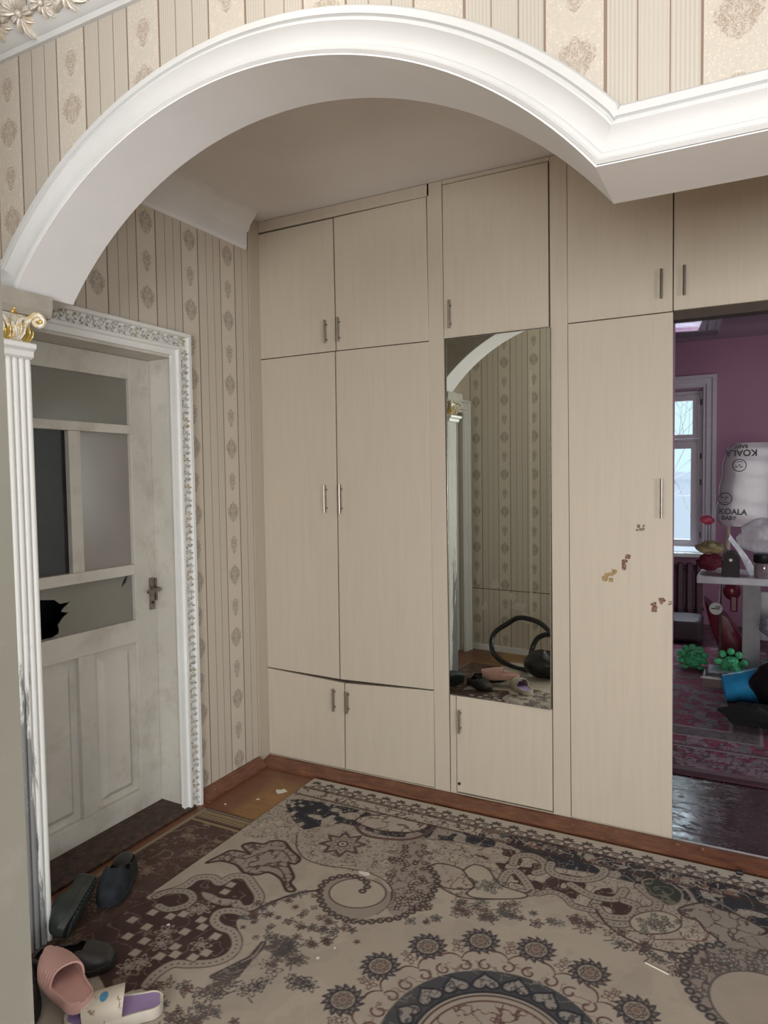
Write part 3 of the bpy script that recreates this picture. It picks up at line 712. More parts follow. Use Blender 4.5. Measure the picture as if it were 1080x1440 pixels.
        qs = np.stack([b[k], e+k, e+(k+1) % nb_, b[(k+1) % nb_]], -1); q = np.vstack([q, qs]).astype(np.int32)
        me = bpy.data.meshes.new(name); me.vertices.add(len(V)); me.vertices.foreach_set('co', V.ravel())
        me.loops.add(q.size); me.loops.foreach_set('vertex_index', q.ravel())
        me.polygons.add(len(q)); me.polygons.foreach_set('loop_start', np.arange(0, q.size, 4, dtype=np.int32))
        me.update(calc_edges=True)
        at = me.color_attributes.new('dye', 'FLOAT_COLOR', 'POINT')
        C_ = np.ones((len(V), 4), np.float32); C_[:nx*ny, :3] = s.c.reshape(-1, 3); C_[nx*ny:, :3] = s.c.reshape(-1, 3)[b]
        at.data.foreach_set('color', C_.ravel()); me.materials.append(MAT[mat])
        o = bpy.data.objects.new(name, me); COL.objects.link(o); return o

CR = (.42, .365, .30); BR = (.050, .022, .019); NV = (.018, .019, .028); GY = (.29, .245, .205); GD = (.15, .125, .11); GN = (.13, .14, .12)
cv = Canvas(-1.842, .52, .62, 2.762, .0036, CR)
ALL = (slice(None), slice(None)); one = np.ones(cv.X.shape)
def F(*ps): return [floor_pt(p) for p in ps]
def Fs(ps, closed=False, n=5): return [tuple(p) for p in catmull([floor_pt(p) for p in ps], n, closed)]
def C6(*ps): return [(200+a/3, 1200+b/3) for a, b in ps]
def C4(*ps): return [(540+a/3, 1200+b/3) for a, b in ps]
def C5(*ps): return [(800+a/3.857, 1180+b/3.857) for a, b in ps]
def C3(*ps): return [(340+a/3, 1080+b/3) for a, b in ps]
def CL(*ps): return [(100+a/2.842, 1050+b/2.842) for a, b in ps]
def flowerlet(c, r, col=BR, petals=5, rot=0., cen=None):
    q = cv.polar(c, r*1.3)
    if not q: return
    w, R, T = q; o = r*(.72+.28*np.cos(petals*(T+rot)))
    cv.blend(w, (.0029-np.abs(R-o))/cv.h+.5, col); cv.blend(w, (r*.28-R)/cv.h+.5, cen or col)
def rosette(c, r, rot):
    q = cv.polar(c, r*1.35); w, R, T = q
    saw = np.mod((T+rot)*7/PI+.35*np.minimum(R/r, 1.3), 1); o = r*(.90+.34*saw)
    cv.blend(w, (o-R)/cv.h+.5, (.055, .045, .05)); cv.blend(w, ((o-.005)-R)/cv.h*(np.abs(saw-.45) < .20), (.17, .145, .135))
    r2 = r*.70; cv.blend(w, (r2-R)/cv.h+.5, GY); cv.blend(w, (.0028-np.abs(R-r2))/cv.h+.5, NV)
    r3 = r*(.46+.05*np.cos(8*T)); cv.blend(w, (.002-np.abs(R-r3))/cv.h+.5, BR); cv.blend(w, (r*.2-R)/cv.h+.5, (.20, .12, .10))
    cv.blend(w, (.0018-np.abs(R-r*.32))/cv.h+.5, BR)
def beads(pts, r, step, col=BR, cen=CR, sq=False):
    P = [np.array(p) for p in pts]; acc = 0.; 
    for a, b in zip(P[:-1], P[1:]):
        L = np.linalg.norm(b-a)
        while acc < L:
            c = a+(b-a)*acc/L; cv.disc(c, r, col); cv.disc(c, r*.42, cen); acc += step
        acc -= L
# faint overall shading of the cream field
cv.blobs(ALL, one, 6, .50, (.34, .29, .235), 31, .35); cv.blobs(ALL, one, 15, .58, (.33, .285, .235), 33, .35)
# densely figured upper field
up = Fs([(352, 1150), (445, 1095), (700, 1165), (1250, 1300), (1250, 1440), (1120, 1400), (1060, 1335), (985, 1345), (900, 1337), (870, 1322), (838, 1290), (745, 1262), (685, 1273), (640, 1266), (613, 1250), (610, 1232), (552, 1240), (520, 1236), (455, 1224), (417, 1200), (405, 1188), (345, 1182)], True, 3)
w = cv.bb(up, .01); m = cv.inside(w, up).astype(float); cv.blend(w, m, (.37, .32, .27)); cv.ornate(w, m, 34, 401, (.42, .365, .305), BR, .50); cv.squig(w, m, 52, .035, (.09, .05, .045), 407, .8)
# dark upper band, wedge-shaped, with cream clouds
dark = Fs(C3((195, 150), (330, 175), (520, 215), (600, 250), (820, 240), (1080, 290)), n=3)[:-1]+Fs([(700, 1177), (790, 1192), (880, 1215), (980, 1238), (1080, 1258), (1150, 1275), (1250, 1300)], n=3)+Fs([(1250, 1420), (1120, 1390), (1080, 1335), (1030, 1320), (990, 1285), (940, 1262), (900, 1250), (840, 1235), (780, 1225), (720, 1208), (660, 1192), (600, 1185), (540, 1180), (480, 1162), (430, 1168), (412, 1158)], n=3)
w = cv.bb(dark, .01); m = cv.inside(w, dark).astype(float); cv.blend(w, m, NV)
cv.ornate(w, m, 27, 403, (.34, .295, .25), NV, .60); cv.squig(w, m, 19, .020, (.34, .30, .25), 18, .95)
cv.stroke(dark, .006, GD, True)
# left part cartouche (diamond cloud field)
cart = Fs(C3((195, 150), (250, 265), (330, 260), (480, 235), (560, 215), (420, 175)), True, 4)
cv.fill(cart, NV, BR, .005); w = cv.bb(cart, .01); m = cv.inside(w, cart).astype(float); cv.ornate(w, m, 34, 13, (.40, .35, .29), NV, .58)
# brown scrolls field in the middle right
brown = Fs(C4((380, 20), (470, 60), (520, 130), (620, 165), (760, 200), (880, 250), (900, 330), (960, 330), (1060, 310), (1150, 310), (1180, 290), (1080, 250), (980, 190), (900, 130), (700, 90), (600, 20), (450, -10)), True, 4)
w = cv.bb(brown, .01); m = cv.inside(w, brown).astype(float); cv.blend(w, m, BR); cv.ornate(w, m, 25, 41, (.40, .345, .285), BR, .55)
def cshape(P, wd=.030, body=(.31, .27, .225)):
    P = [tuple(p) for p in P]; cv.stroke(P, wd+.008, BR); cv.stroke(P, wd, body); beads(P, .0032, .019, BR, BR)
# beaded C scrolls
cshape(Fs(C4((545, 60), (560, 30), (620, 25), (670, 50), (680, 85), (640, 100)), n=5)); cshape(Fs(C4((500, 130), (520, 100), (560, 95), (600, 140), (620, 185), (580, 180)), n=5))
cshape(Fs(C4((705, 60), (700, 90), (740, 115), (830, 130), (900, 120), (930, 90), (890, 60)), n=5)); cshape(Fs(C4((900, 220), (880, 260), (920, 300), (1000, 320), (1070, 290), (1060, 240)), n=5))
cshape(Fs(C5((10, 270), (120, 330), (250, 350), (300, 300)), n=5)); cshape(Fs(C5((150, 390), (200, 440), (330, 450), (370, 390), (300, 360)), n=5))
cshape(Fs(C5((380, 280), (440, 330), (480, 360), (470, 400), (400, 410)), n=5))
cshape(Fs(C4((650, 190), (700, 180), (760, 200), (800, 240), (880, 260)), n=5), .022)
# green-black oval eye and leaf wave at right
eye = Fs(C5((400, 250), (480, 240), (560, 270), (615, 320), (600, 370), (540, 385), (480, 350), (430, 320)), True); cv.fill(eye, (.03, .035, .032), GY, .006, (30, .05, (.16, .15, .12), 5))
for k, off in enumerate((0, 9, 18)):
    cv.stroke(Fs(C5((500, 235-off), (590, 265-off), (650+off, 320), (690+off, 380), (770, 385+off), (810, 370), (900, 420), (980, 480), (1060, 530)), n=5), .005, (GY, (.36, .31, .27), GD)[k])
leafr = Fs(C5((600, 400), (720, 370), (800, 400), (900, 430), (1000, 480), (1075, 530), (980, 560), (900, 590), (820, 590), (800, 560), (740, 520), (700, 470), (620, 440)), True)
cv.fill(leafr, (.29, .25, .215), BR, .008, (38, .065, (.07, .05, .05), 51))
cv.stroke(Fs(C5((610, 440), (600, 500), (540, 535), (450, 545), (460, 570), (600, 570), (720, 580), (755, 550), (740, 515)), n=5), .006, (.16, .08, .07))
# cream oval with green flowers + long thin curve
ov = Fs(C5((380, 430), (480, 415), (570, 440), (610, 490), (560, 530), (440, 540), (360, 520), (330, 470)), True); cv.fill(ov, CR, BR, .005)
for k in range(16):
    a = k*2.4; c = np.array(floor_pt((800+480/3.857+math.cos(a)*(5+k*1.9), 1180+485/3.857+math.sin(a)*(2+k*.7)))); flowerlet(c, .012, (.05, .055, .05), 5, k)
cv.stroke(Fs([(613, 1248), (625, 1257), (650, 1268), (685, 1271), (725, 1268), (748, 1258)], n=6), .007, BR)
cv.stroke(Fs([(838, 1285), (850, 1303), (870, 1320), (900, 1335), (935, 1345), (968, 1349)], n=6), .008, BR)
# paisley under the brown field (cream paisley with flowers)
pais = Fs(C4((335, 90), (380, 65), (440, 85), (490, 150), (600, 190), (580, 208), (480, 212), (380, 205), (350, 185), (380, 160), (375, 130), (335, 110)), True); cv.fill(pais, CR, BR, .007)
for k in range(14):
    a = k*2.4; c = np.array(floor_pt((540+445/3+math.cos(a)*(3+k*1.6), 1200+155/3+math.sin(a)*(2+k*.7)))); flowerlet(c, .011, (.06, .065, .06), 5, k)
pais2 = Fs(C4((190, 75), (235, 60), (320, 80), (355, 120), (380, 160), (330, 170), (250, 160), (215, 120)), True); cv.fill(pais2, (.38, .325, .27), BR, .007, (40, .05, (.11, .06, .05), 61))
# grey field of little lozenges between the spiral and the chain
loz = Fs([(545, 1240), (560, 1190), (590, 1175), (600, 1200), (596, 1222), (612, 1232), (616, 1246), (606, 1266), (588, 1284), (560, 1295), (545, 1285), (551, 1262)], True)
cv.fill(loz, (.30, .255, .22), None, 0, (44, .05, (.075, .045, .04), 71)); 
for k in range(70):
    p = (548+cv.rng.rand()*60, 1195+cv.rng.rand()*92); c = floor_pt(p); flowerlet(c, .011, BR, 4, k, CR)
# star flower, spiral scroll at the top
star = floor_pt((482, 1192)); q = cv.polar(star, .16); w, R, T = q
o_ = .062*(1+.62*(1-np.abs(np.mod(T*8/PI/2, 1)*2-1))**1.3); cv.blend(w, (o_-R)/cv.h+.5, (.10, .06, .058)); cv.blend(w, (o_*.72-R)/cv.h+.5, (.32, .275, .23)); cv.blend(w, (.0025-np.abs(R-o_*.5))/cv.h+.5, BR)
cv.blend(w, (.024-R)/cv.h+.5, BR); cv.blend(w, (.016-R)/cv.h+.5, CR); cv.blend(w, (.006-R)/cv.h+.5, BR)
scb = Fs([(500, 1160), (530, 1172), (570, 1176), (598, 1170), (606, 1155), (590, 1143), (560, 1140), (540, 1150), (515, 1152)], True); cv.fill(scb, (.42, .37, .31), BR, .010, (30, .06, (.12, .07, .06), 81))
sp_ = [(577-20*(1-t*.75)*math.cos(t*8.5), 1154-9*(1-t*.75)*math.sin(t*8.5)) for t in np.linspace(0, 1, 30)]
sc_ = floor_pt((580, 1151)); cv.disc(sc_, .062, CR); cv.stroke([floor_pt(p) for p in sp_], .006, BR)
cv.stroke(Fs([(500, 1166), (515, 1180), (560, 1186), (590, 1182), (608, 1170), (612, 1155), (600, 1142)], n=6), .016, (.10, .055, .05))
# ring curve about the star
cv.stroke(Fs([(418, 1180), (417, 1195), (428, 1212), (455, 1222), (490, 1227), (522, 1234), (545, 1247), (552, 1262), (545, 1280), (530, 1292)], n=6), .0055, BR)
# big spiral
cv.fill(Fs([(548, 1262), (545, 1280), (520, 1296), (485, 1300), (460, 1290), (449, 1268), (456, 1248), (480, 1236), (505, 1238), (512, 1258), (530, 1240)], True), (.30, .255, .215))
cv.fill([floor_pt((503+(40*math.cos(a)), 1262+21*math.sin(a))) for a in np.linspace(0, 2*PI, 40)[:-1]], CR, BR, .0055)
bs = Fs([(510, 1259), (517, 1252), (514, 1245), (503, 1239), (488, 1237), (470, 1240), (455, 1248), (449, 1262), (453, 1277), (464, 1289), (482, 1298), (508, 1303), (535, 1301), (560, 1297), (585, 1285), (602, 1270), (612, 1255), (615, 1243), (610, 1233), (603, 1225)], n=6)
beads(bs, .0145, .029, (.045, .03, .03), (.36, .31, .26)); cv.stroke(bs, .003, BR)
beads([(p[0]*.96+sc_[0]*.0+.04*floor_pt((503, 1262))[0], p[1]*.96+.04*floor_pt((503, 1262))[1]) for p in bs[60:100]], .008, .045, BR, CR)
# the long stem
cv.stroke(Fs([(349, 1291), (375, 1278), (405, 1266), (430, 1260), (449, 1258)], n=6), .011, BR)
# leaf motif at left
lf_ = Fs(CL((540, 480), (600, 448), (640, 430), (690, 436), (716, 444), (684, 412), (720, 398), (770, 404), (800, 392), (850, 394), (880, 428), (915, 462), (896, 484), (868, 482), (890, 535), (876, 560), (896, 590), (862, 592), (838, 545), (790, 518), (740, 528), (690, 518), (660, 488), (600, 472)), True, 4)
cv.fill(lf_, (.30, .255, .215), BR, .012, (38, .075, (.075, .045, .04), 91)); 
cv.stroke(Fs(CL((640, 452), (700, 462), (760, 440), (840, 430), (880, 470)), n=5), .006, BR); cv.stroke(Fs(CL((700, 500), (780, 490), (840, 510), (862, 570)), n=5), .006, BR)
# brown medallion corner with cream checks
bm = Fs(C6((-60, 180), (60, 190), (150, 165), (190, 148), (232, 118), (295, 115), (330, 138), (378, 112), (440, 112), (470, 152), (500, 200), (478, 245), (430, 270), (450, 285), (400, 300), (408, 360), (395, 415), (330, 470), (210, 500), (130, 500), (60, 540), (20, 580), (-40, 600), (-150, 600), (-250, 300)), True, 4)
cv.fill(bm, BR, None); w = cv.bb(bm, .01); m = cv.inside(w, bm).astype(float); cv.squig(w, m, 20, .03, (.19, .15, .125), 101, .7)
bd = Fs(C6((40, 200), (150, 168), (190, 150), (232, 122), (295, 119), (330, 142), (378, 116), (436, 116), (466, 152), (494, 200), (474, 240), (420, 250), (395, 225)), n=5)
cshape(bd, .032, (.33, .285, .24)); cshape(Fs(C6((450, 285), (400, 262), (330, 265), (305, 300), (330, 330), (380, 350), (400, 400), (370, 450), (300, 480), (200, 488), (130, 488), (60, 530), (20, 575)), n=5), .030, (.33, .285, .24))
cshape(Fs(C6((60, 200), (110, 180), (190, 180), (215, 210), (180, 240), (110, 255), (70, 240)), n=5), .026, (.30, .26, .215))
cv.fill(Fs(C6((250, 180), (300, 190), (330, 205), (400, 215), (350, 240), (270, 215)), True), (.33, .285, .24), BR, .004, (26, .03, BR, 7))
for a, b in ((45, 268), (120, 285), (175, 275), (250, 300), (255, 330), (310, 370), (10, 390), (75, 455), (140, 415), (140, 447), (215, 460), (20, 330), (350, 180), (375, 150), (-40, 300), (-30, 440), (180, 350), (-60, 370), (270, 440)):
    x_, y_ = floor_pt((200+a/3, 1200+b/3)); r = .017; cv.fill([(x_-r, y_-r), (x_+r, y_-r*.9), (x_+r*.9, y_+r), (x_-r, y_+r)], (.36, .31, .26), BR, .004)
for a, b in ((100, 350), (80, 400), (0, 480), (250, 405), (220, 255), (-60, 500), (260, 250)): 
    c = floor_pt((200+a/3, 1200+b/3)); flowerlet(c, .034, (.33, .28, .235), 6, a); flowerlet(c, .018, (.28, .24, .20), 5, b)
# feathery dark petals right of it
for k in range(9):
    t = k/8; p0 = np.array(floor_pt((200+(300+120*t)/3, 1200+(540-60*t)/3))); p1 = np.array(floor_pt((200+(400+110*t)/3, 1200+(535-135*t)/3)))
    P_ = catmull([tuple(p0), tuple((p0+p1)/2+np.array([.012, -.008])), tuple(p1)], 5); cv.stroke([tuple(p) for p in P_], .022, (.06, .045, .045)); cv.stroke([tuple(p) for p in P_], .006, (.25, .21, .18))
mz = Fs(C6((400, 380), (430, 400), (470, 400), (500, 430), (480, 500), (400, 545), (320, 540), (340, 500), (390, 450)), True); w = cv.bb(mz, .01); cv.squig(w, cv.inside(w, mz).astype(float), 40, .05, (.28, .23, .2), 11, .5)
# sprays of small flowers in the field
rg = np.random.RandomState(11)
def spray(poly, n, rmin=.010, rmax=.024, cols=((.065, .04, .038), (.10, .055, .048), (.075, .07, .072))):
    P = Fs(C6(*poly), True) if poly[0][0] < 9000 else poly
    a = np.array(P); k = 0; tries = 0
    while k < n and tries < n*30:
        tries += 1; x_, y_ = rg.uniform(a[:, 0].min(), a[:, 0].max()), rg.uniform(a[:, 1].min(), a[:, 1].max())
        ins = False
        for i in range(len(P)):
            x1, y1 = P[i]; x2, y2 = P[(i+1) % len(P)]
            if (y_ < y1) != (y_ < y2) and x_ < (x2-x1)*(y_-y1)/(y2-y1)+x1: ins = not ins
        if not ins: continue
        r = rg.uniform(rmin, rmax); c = cols[rg.randint(len(cols))]; flowerlet((x_, y_), r, c, rg.randint(4, 8), rg.rand()*6)
        if rg.rand() < .45: flowerlet((x_, y_), r*.5, c, 5, 0)
        if rg.rand() < .5:
            q = rg.rand()*6.28; cv.stroke([(x_+r*math.cos(q), y_+r*math.sin(q)), (x_+r*1.8*math.cos(q+.3), y_+r*1.8*math.sin(q+.3))], .005, c)
        k += 1
spray(((450, 240), (640, 190), (740, 180), (760, 280), (860, 300), (940, 340), (930, 400), (820, 400), (760, 430), (640, 400), (560, 340), (480, 380), (420, 330)), 62, .008, .018)
spray(((520, 360), (640, 400), (690, 480), (640, 540), (740, 580), (640, 600), (600, 560), (500, 600), (360, 620), (240, 690), (180, 640), (300, 560), (420, 560), (520, 500)), 52, .014, .028, ((.055, .05, .055), (.09, .07, .065)))
spray(((0, 600), (200, 560), (200, 700), (420, 640), (460, 700), (400, 820), (100, 900), (-100, 800)), 60, .012, .024)
spray(((1060, 270), (1140, 300), (1260, 260), (1320, 220), (1500, 220), (1640, 250), (1840, 290), (1900, 330), (1840, 330), (1640, 320), (1500, 300), (1300, 300), (1150, 320)), 44, .012, .026, ((.07, .04, .036), (.10, .06, .052), (.075, .075, .072)))
spray(((1780, 260), (1860, 280), (1960, 330), (2080, 370), (2160, 400), (2240, 440), (2350, 520), (2300, 560), (2150, 470), (2000, 410), (1860, 340)), 24, .014, .026)
spray(((700, 100), (800, 110), (900, 130), (960, 170), (900, 210), (800, 200), (720, 170)), 0)
# second beaded chain and round medallion at the right edge
ch2 = Fs([(1012, 1335), (990, 1338), (975, 1344), (966, 1352), (962, 1368), (964, 1386), (972, 1404), (984, 1422), (1000, 1438), (1022, 1456), (1060, 1480), (1120, 1500)], n=6)
fld = ch2+Fs([(1200, 1500), (1200, 1380), (1120, 1330), (1060, 1322), (1030, 1330)], n=4); cv.fill(fld, (.26, .22, .19), None, 0, (40, .05, (.07, .05, .05), 111))
a_ = np.array(fld)
for k in range(110):
    p = (965+rg.rand()*130, 1335+rg.rand()*110)
    if p[1] > 1345 and p[0] > 965+(p[1]-1370)*.5: flowerlet(floor_pt(p), .013, ((.09, .06, .055), (.07, .07, .07))[k % 2], 4, k, (.34, .29, .25))
beads(ch2, .0155, .032, (.045, .04, .042), (.22, .19, .17))
c2_ = floor_pt((1078, 1425)); cv.disc(c2_, .145, (.10, .09, .085)); cv.disc(c2_, .138, (.36, .31, .255))
# central medallion (centre lies just below the frame)
MC = (-.55, 1.60)
q = cv.polar(MC, .50); w, R, T = q
DB = (.095, .035, .03)
lob = .352+.034*np.abs(np.cos(8*T))**.55+.006*np.abs(np.cos(24*T)); inm = (R < lob).astype(float)
cv.blend(w, inm, (.40, .345, .29)); cv.blend(w, (.0036-np.abs(R-lob))/cv.h+.5, DB)
cv.squig(w, ((R > .30) & (R < .345)).astype(float), 34, .06, DB, 121, .55)
for k in range(32):
    a = 1.571+k*2*PI/32; c = (MC[0]+.322*math.cos(a), MC[1]+.322*math.sin(a)); P_ = [(c[0]+(.024-.016*t)*math.cos(a*1.0+(-1)**k*(t*5.5)), c[1]+(.024-.016*t)*math.sin(a*1.0+(-1)**k*(t*5.5))) for t in np.linspace(0, 1, 16)]
    cv.stroke(P_, .0062, DB)
cv.blend(w, (.300-R)/cv.h+.5, (.055, .055, .062)); cv.squig(w, ((R > .24) & (R < .30)).astype(float), 30, .03, (.20, .18, .17), 123, .9)
for k in range(18):
    a = 1.571+.06+k*2*PI/18; H = []
    for t in np.linspace(0, 2*PI, 26)[:-1]:
        hx = 16*math.sin(t)**3/17; hy = (13*math.cos(t)-5*math.cos(2*t)-2*math.cos(3*t)-math.cos(4*t))/17
        u_, v_ = hx*.042, -hy*.038; H.append((MC[0]+(.252+v_)*math.cos(a)-u_*math.sin(a), MC[1]+(.252+v_)*math.sin(a)+u_*math.cos(a)))
    cv.fill(H, (.27, .245, .225), NV, .008, (60, .08, (.06, .055, .06), 131+k))
cv.blend(w, (.214-R)/cv.h+.5, (.35, .30, .25))
for rr, c_, t_ in ((.214, NV, .0045), (.200, BR, .003), (.180, DB, .003)): cv.blend(w, (t_-np.abs(R-rr))/cv.h+.5, c_)
cv.squig(w, (R < .176).astype(float), 34, .05, DB, 141, .9)
for k in range(16):
    a = 1.571+k*2*PI/16
    rosette((MC[0]+.431*math.cos(a+.02), MC[1]+.431*math.sin(a+.02)), .052, a)
    a2 = a+PI/16; flowerlet((MC[0]+.400*math.cos(a2), MC[1]+.400*math.sin(a2)), .020, (.15, .085, .075), 4, a2); flowerlet((MC[0]+.428*math.cos(a2), MC[1]+.428*math.sin(a2)), .014, (.14, .09, .08), 4, a2)
# top border: cream edge, daisy scallops, lines
w = cv.win(-1.842, .52, 2.655, 2.762, 0); m = (cv.Y[w] > 2.672).astype(float); cv.blend(w, m, (.47, .415, .355))
x_ = -1.80
while x_ < .5:
    q = cv.polar((x_, 2.715), .035); ww, R, T = q; cv.blend(ww, ((.021*(1+.22*np.cos(7*T))-R)/cv.h+.5)*(np.sin(T) > -.6), (.045, .035, .036)); cv.blend(ww, (.0018-np.abs(R-.011))/cv.h*(np.sin(T) > -.6), GY); cv.disc((x_, 2.712), .004, GY)
    P_ = [(x_+.037+.033*math.cos(a), 2.678+.026*math.sin(a)) for a in np.linspace(0, PI, 12)]; cv.stroke(P_, .0075, (.06, .035, .033)); flowerlet((x_+.037, 2.688), .014, (.06, .035, .033), 5, 1)
    flowerlet((x_, 2.680), .012, (.07, .045, .04), 5, 0); x_ += .074
for y_, wd in ((2.668, .007), (2.654, .006), (2.600, .006), (2.588, .007)): cv.stroke([(-1.842, y_), (.52, y_)], wd, BR)
beads([(-1.83, 2.661), (.52, 2.661)], .0035, .012, BR, BR); 
w = cv.win(-1.842, -.95, 2.600, 2.654, 0); m = np.ones(cv.X[w].shape); cv.blend(w, m, (.42, .365, .31)); cv.squig(w, m, 40, .06, (.075, .045, .04), 151, .95)
w = cv.win(-.95, .52, 2.600, 2.654, 0); m = np.ones(cv.X[w].shape); cv.squig(w, m, 36, .06, (.36, .31, .26), 153, .9); cv.blobs(w, m, 34, .66, (.20, .11, .09), 155)
beads([(-1.83, 2.594), (.52, 2.594)], .0035, .013, BR, BR)
carpet = cv.mesh('patterned_carpet', 'carpet', .0155)
tag(carpet, 'large cream carpet with brown and navy floral scroll pattern on the hall floor', 'carpet')

# dark brown runner beneath
rn = Canvas(-2.125, -1.70, .75, 2.312, .0045, (.075, .038, .030)); _cv = cv; cv = rn
gold = (.30, .225, .12)
one = np.ones(rn.X.shape); rn.squig(ALL, one, 16, .028, (.24, .17, .12), 201, .85); rn.squig(ALL, one, 25, .022, (.20, .15, .12), 207, .7)
for k in range(60):
    x_, y_ = rg.uniform(-2.08, -1.75), rg.uniform(.8, 2.2); flowerlet((x_, y_), rg.uniform(.014, .03), (.25, .18, .13), rg.randint(4, 8), rg.rand()*6)
w = rn.win(-2.125, -1.70, 2.205, 2.32, 0); rn.blend(w, np.ones(rn.X[w].shape), (.07, .035, .028))
for y0, y1, c in ((2.20, 2.215, gold), (2.232, 2.262, gold), (2.270, 2.292, (.27, .20, .11))):
    w = rn.win(-2.125, -1.70, y0, y1, 0); rn.blend(w, np.ones(rn.X[w].shape), c)
x_ = -2.12
while x_ < -1.7: rn.stroke([(x_, 2.236), (x_+.012, 2.256)], .006, (.06, .035, .03)); rn.disc((x_, 2.302), .0035, (.45, .38, .28)); rn.disc((x_+.01, 2.302), .0035, (.4, .34, .25)); x_ += .021
w = rn.win(-2.125, -2.105, .75, 2.3, 0); rn.blend(w, np.ones(rn.X[w].shape), (.26, .20, .14))
cv = _cv
tag(rn.mesh('runner_rug', 'carpet', .0075), 'dark brown runner with gold border by the old door, under the big carpet', 'rug')

# ================================================================ PINK ROOM
struct('floor_pink_room', B(-3.0, 2.2, 2.93, 7.9, -.06, 0), 'darkfloor', 'dark glossy boards of the room beyond the opening', 'floor')
struct('trim_9', B(-.25, .70, 2.905, 2.93, 0, .012), 'white', 'thin white strip on the threshold of the pink room', 'threshold strip')
pw = MB().box(-3.0, -1.62, 7.37, 7.60, 0, 2.75).box(-.385, 2.2, 7.37, 7.60, 0, 2.75).box(-1.62, -.385, 7.37, 7.60, 2.27, 2.75).box(-1.62, -.385, 7.37, 7.60, 0, .66)
struct('wall_pink_far', pw, 'pinkwall', 'mauve pink far wall around the window', 'wall')
struct('wall_pink_left', B(-3.1, -3.0, 2.97, 7.6, 0, 3.7), 'pinkwall')
struct('wall_pink_right', MB().box(2.2, 2.3, 2.97, 7.6, 0, .9).box(2.2, 2.3, 2.97, 7.6, 2.1, 3.7).box(2.2, 2.3, 2.97, 4.6, .9, 2.1).box(2.2, 2.3, 5.8, 7.6, .9, 2.1), 'pinkwall')  # opening made up for the added side fill light
struct('wall_pink_near', MB().box(-3.0, -.262, 2.972, 3.02, 0, 3.7).box(.705, 2.2, 2.972, 3.02, 0, 3.7).box(-.262, .705, 2.972, 3.02, 2.078, 3.7), 'pinkwall')
cl = MB(); rows = []; zc_ = 2.725; y_ = 7.37; prof_ = [(y_, zc_)]
while y_ > 6.0:
    sl = math.tan(math.radians(36 if y_ > 6.9 else 36*(y_-6.0)/.9)); y_ -= .1; zc_ += .1*sl; prof_.append((y_, zc_))
prof_ += [(5.5, zc_+.01), (4.0, zc_+.01), (2.95, zc_+.01)]
rows = [[(x_, a_, b_) for x_ in np.linspace(-3.0, 2.2, 9)] for a_, b_ in prof_]
cl.shell(rows, [[(p[0], p[1], p[2]+.04) for p in r] for r in rows]); struct('ceiling_pink_room', cl, 'stretch', 'dark glossy coved ceiling of the pink room', 'ceiling', smooth=True)
# window
win = empty('window_1', (-1.0, 7.37, .68), 'tall white-framed window with a small top light in the pink room', 'window', kind='structure')
def wbox(n_, *a, mat='pinkwhite', bevel=.004): return B(*a).build(n_, mat, win, bevel=bevel)
cprof = [(0, 0), (0, .02), (.02, .02), (.03, .032), (.075, .032), (.082, .045), (.11, .045), (.115, .03), (.115, 0)]
rows = []
for x_, z_, sx_, sz_ in ((-.385, .70, 1, 0), (-.385, 2.285, 1, 1), (-1.62, 2.285, -1, 1), (-1.62, .70, -1, 0)): rows.append([(x_+sx_*o, 7.369-d, z_+sz_*o) for o, d in cprof])
MB().grid(rows, caps=True).build('window_casing', 'pinkwhite', win)
rv = plain('mauve_grey_reveal', (.36, .28, .32), .6)
MB().box(-.392, -.386, 7.372, 7.55, .70, 2.268).box(-1.619, -1.613, 7.372, 7.55, .70, 2.268).box(-1.61, -.392, 7.372, 7.55, 2.262, 2.268).build('window_reveal', rv, win)
FR = 7.42
wbox('frame_post', -.425, -.393, FR, FR+.07, .745, 2.26); wbox('frame_post', -1.612, -1.58, FR, FR+.07, .745, 2.26)
wbox('frame_rail', -1.58, -.425, FR, FR+.07, 2.225, 2.26); wbox('transom', -1.58, -.425, FR, FR+.07, 1.775, 1.800); wbox('frame_rail', -1.58, -.425, FR, FR+.07, .745, .765)
wbox('mullion', -1.02, -.985, FR, FR+.07, .765, 2.225)
for (x0, x1) in ((-.983, -.427), (-1.578, -1.022)):
    for (z0, z1) in ((.767, 1.773), (1.802, 2.223)):
        s_ = .068 if z0 < 1 else .055; f = MB().box(x0, x0+s_, FR-.012, FR+.04, z0, z1).box(x1-s_, x1, FR-.012, FR+.04, z0, z1).box(x0+s_, x1-s_, FR-.012, FR+.04, z0, z0+s_*.7).box(x0+s_, x1-s_, FR-.012, FR+.04, z1-s_, z1)
        fo = f.build('sash', 'pinkwhite', win); B(x0+s_, x1-s_, FR+.01, FR+.014, z0+s_*.7, z1-s_).build('pane', 'glass', fo)
for z_ in (.84, 1.35, 1.60, 2.12): MB().tube([(-.408, FR-.016, z_), (-.408, FR-.016, z_+.055)], .008, 8).build('hinge', 'brass', win, smooth=True)
wbox('window_sill', -1.68, -.33, 7.20, FR, .665, .70, mat='white')
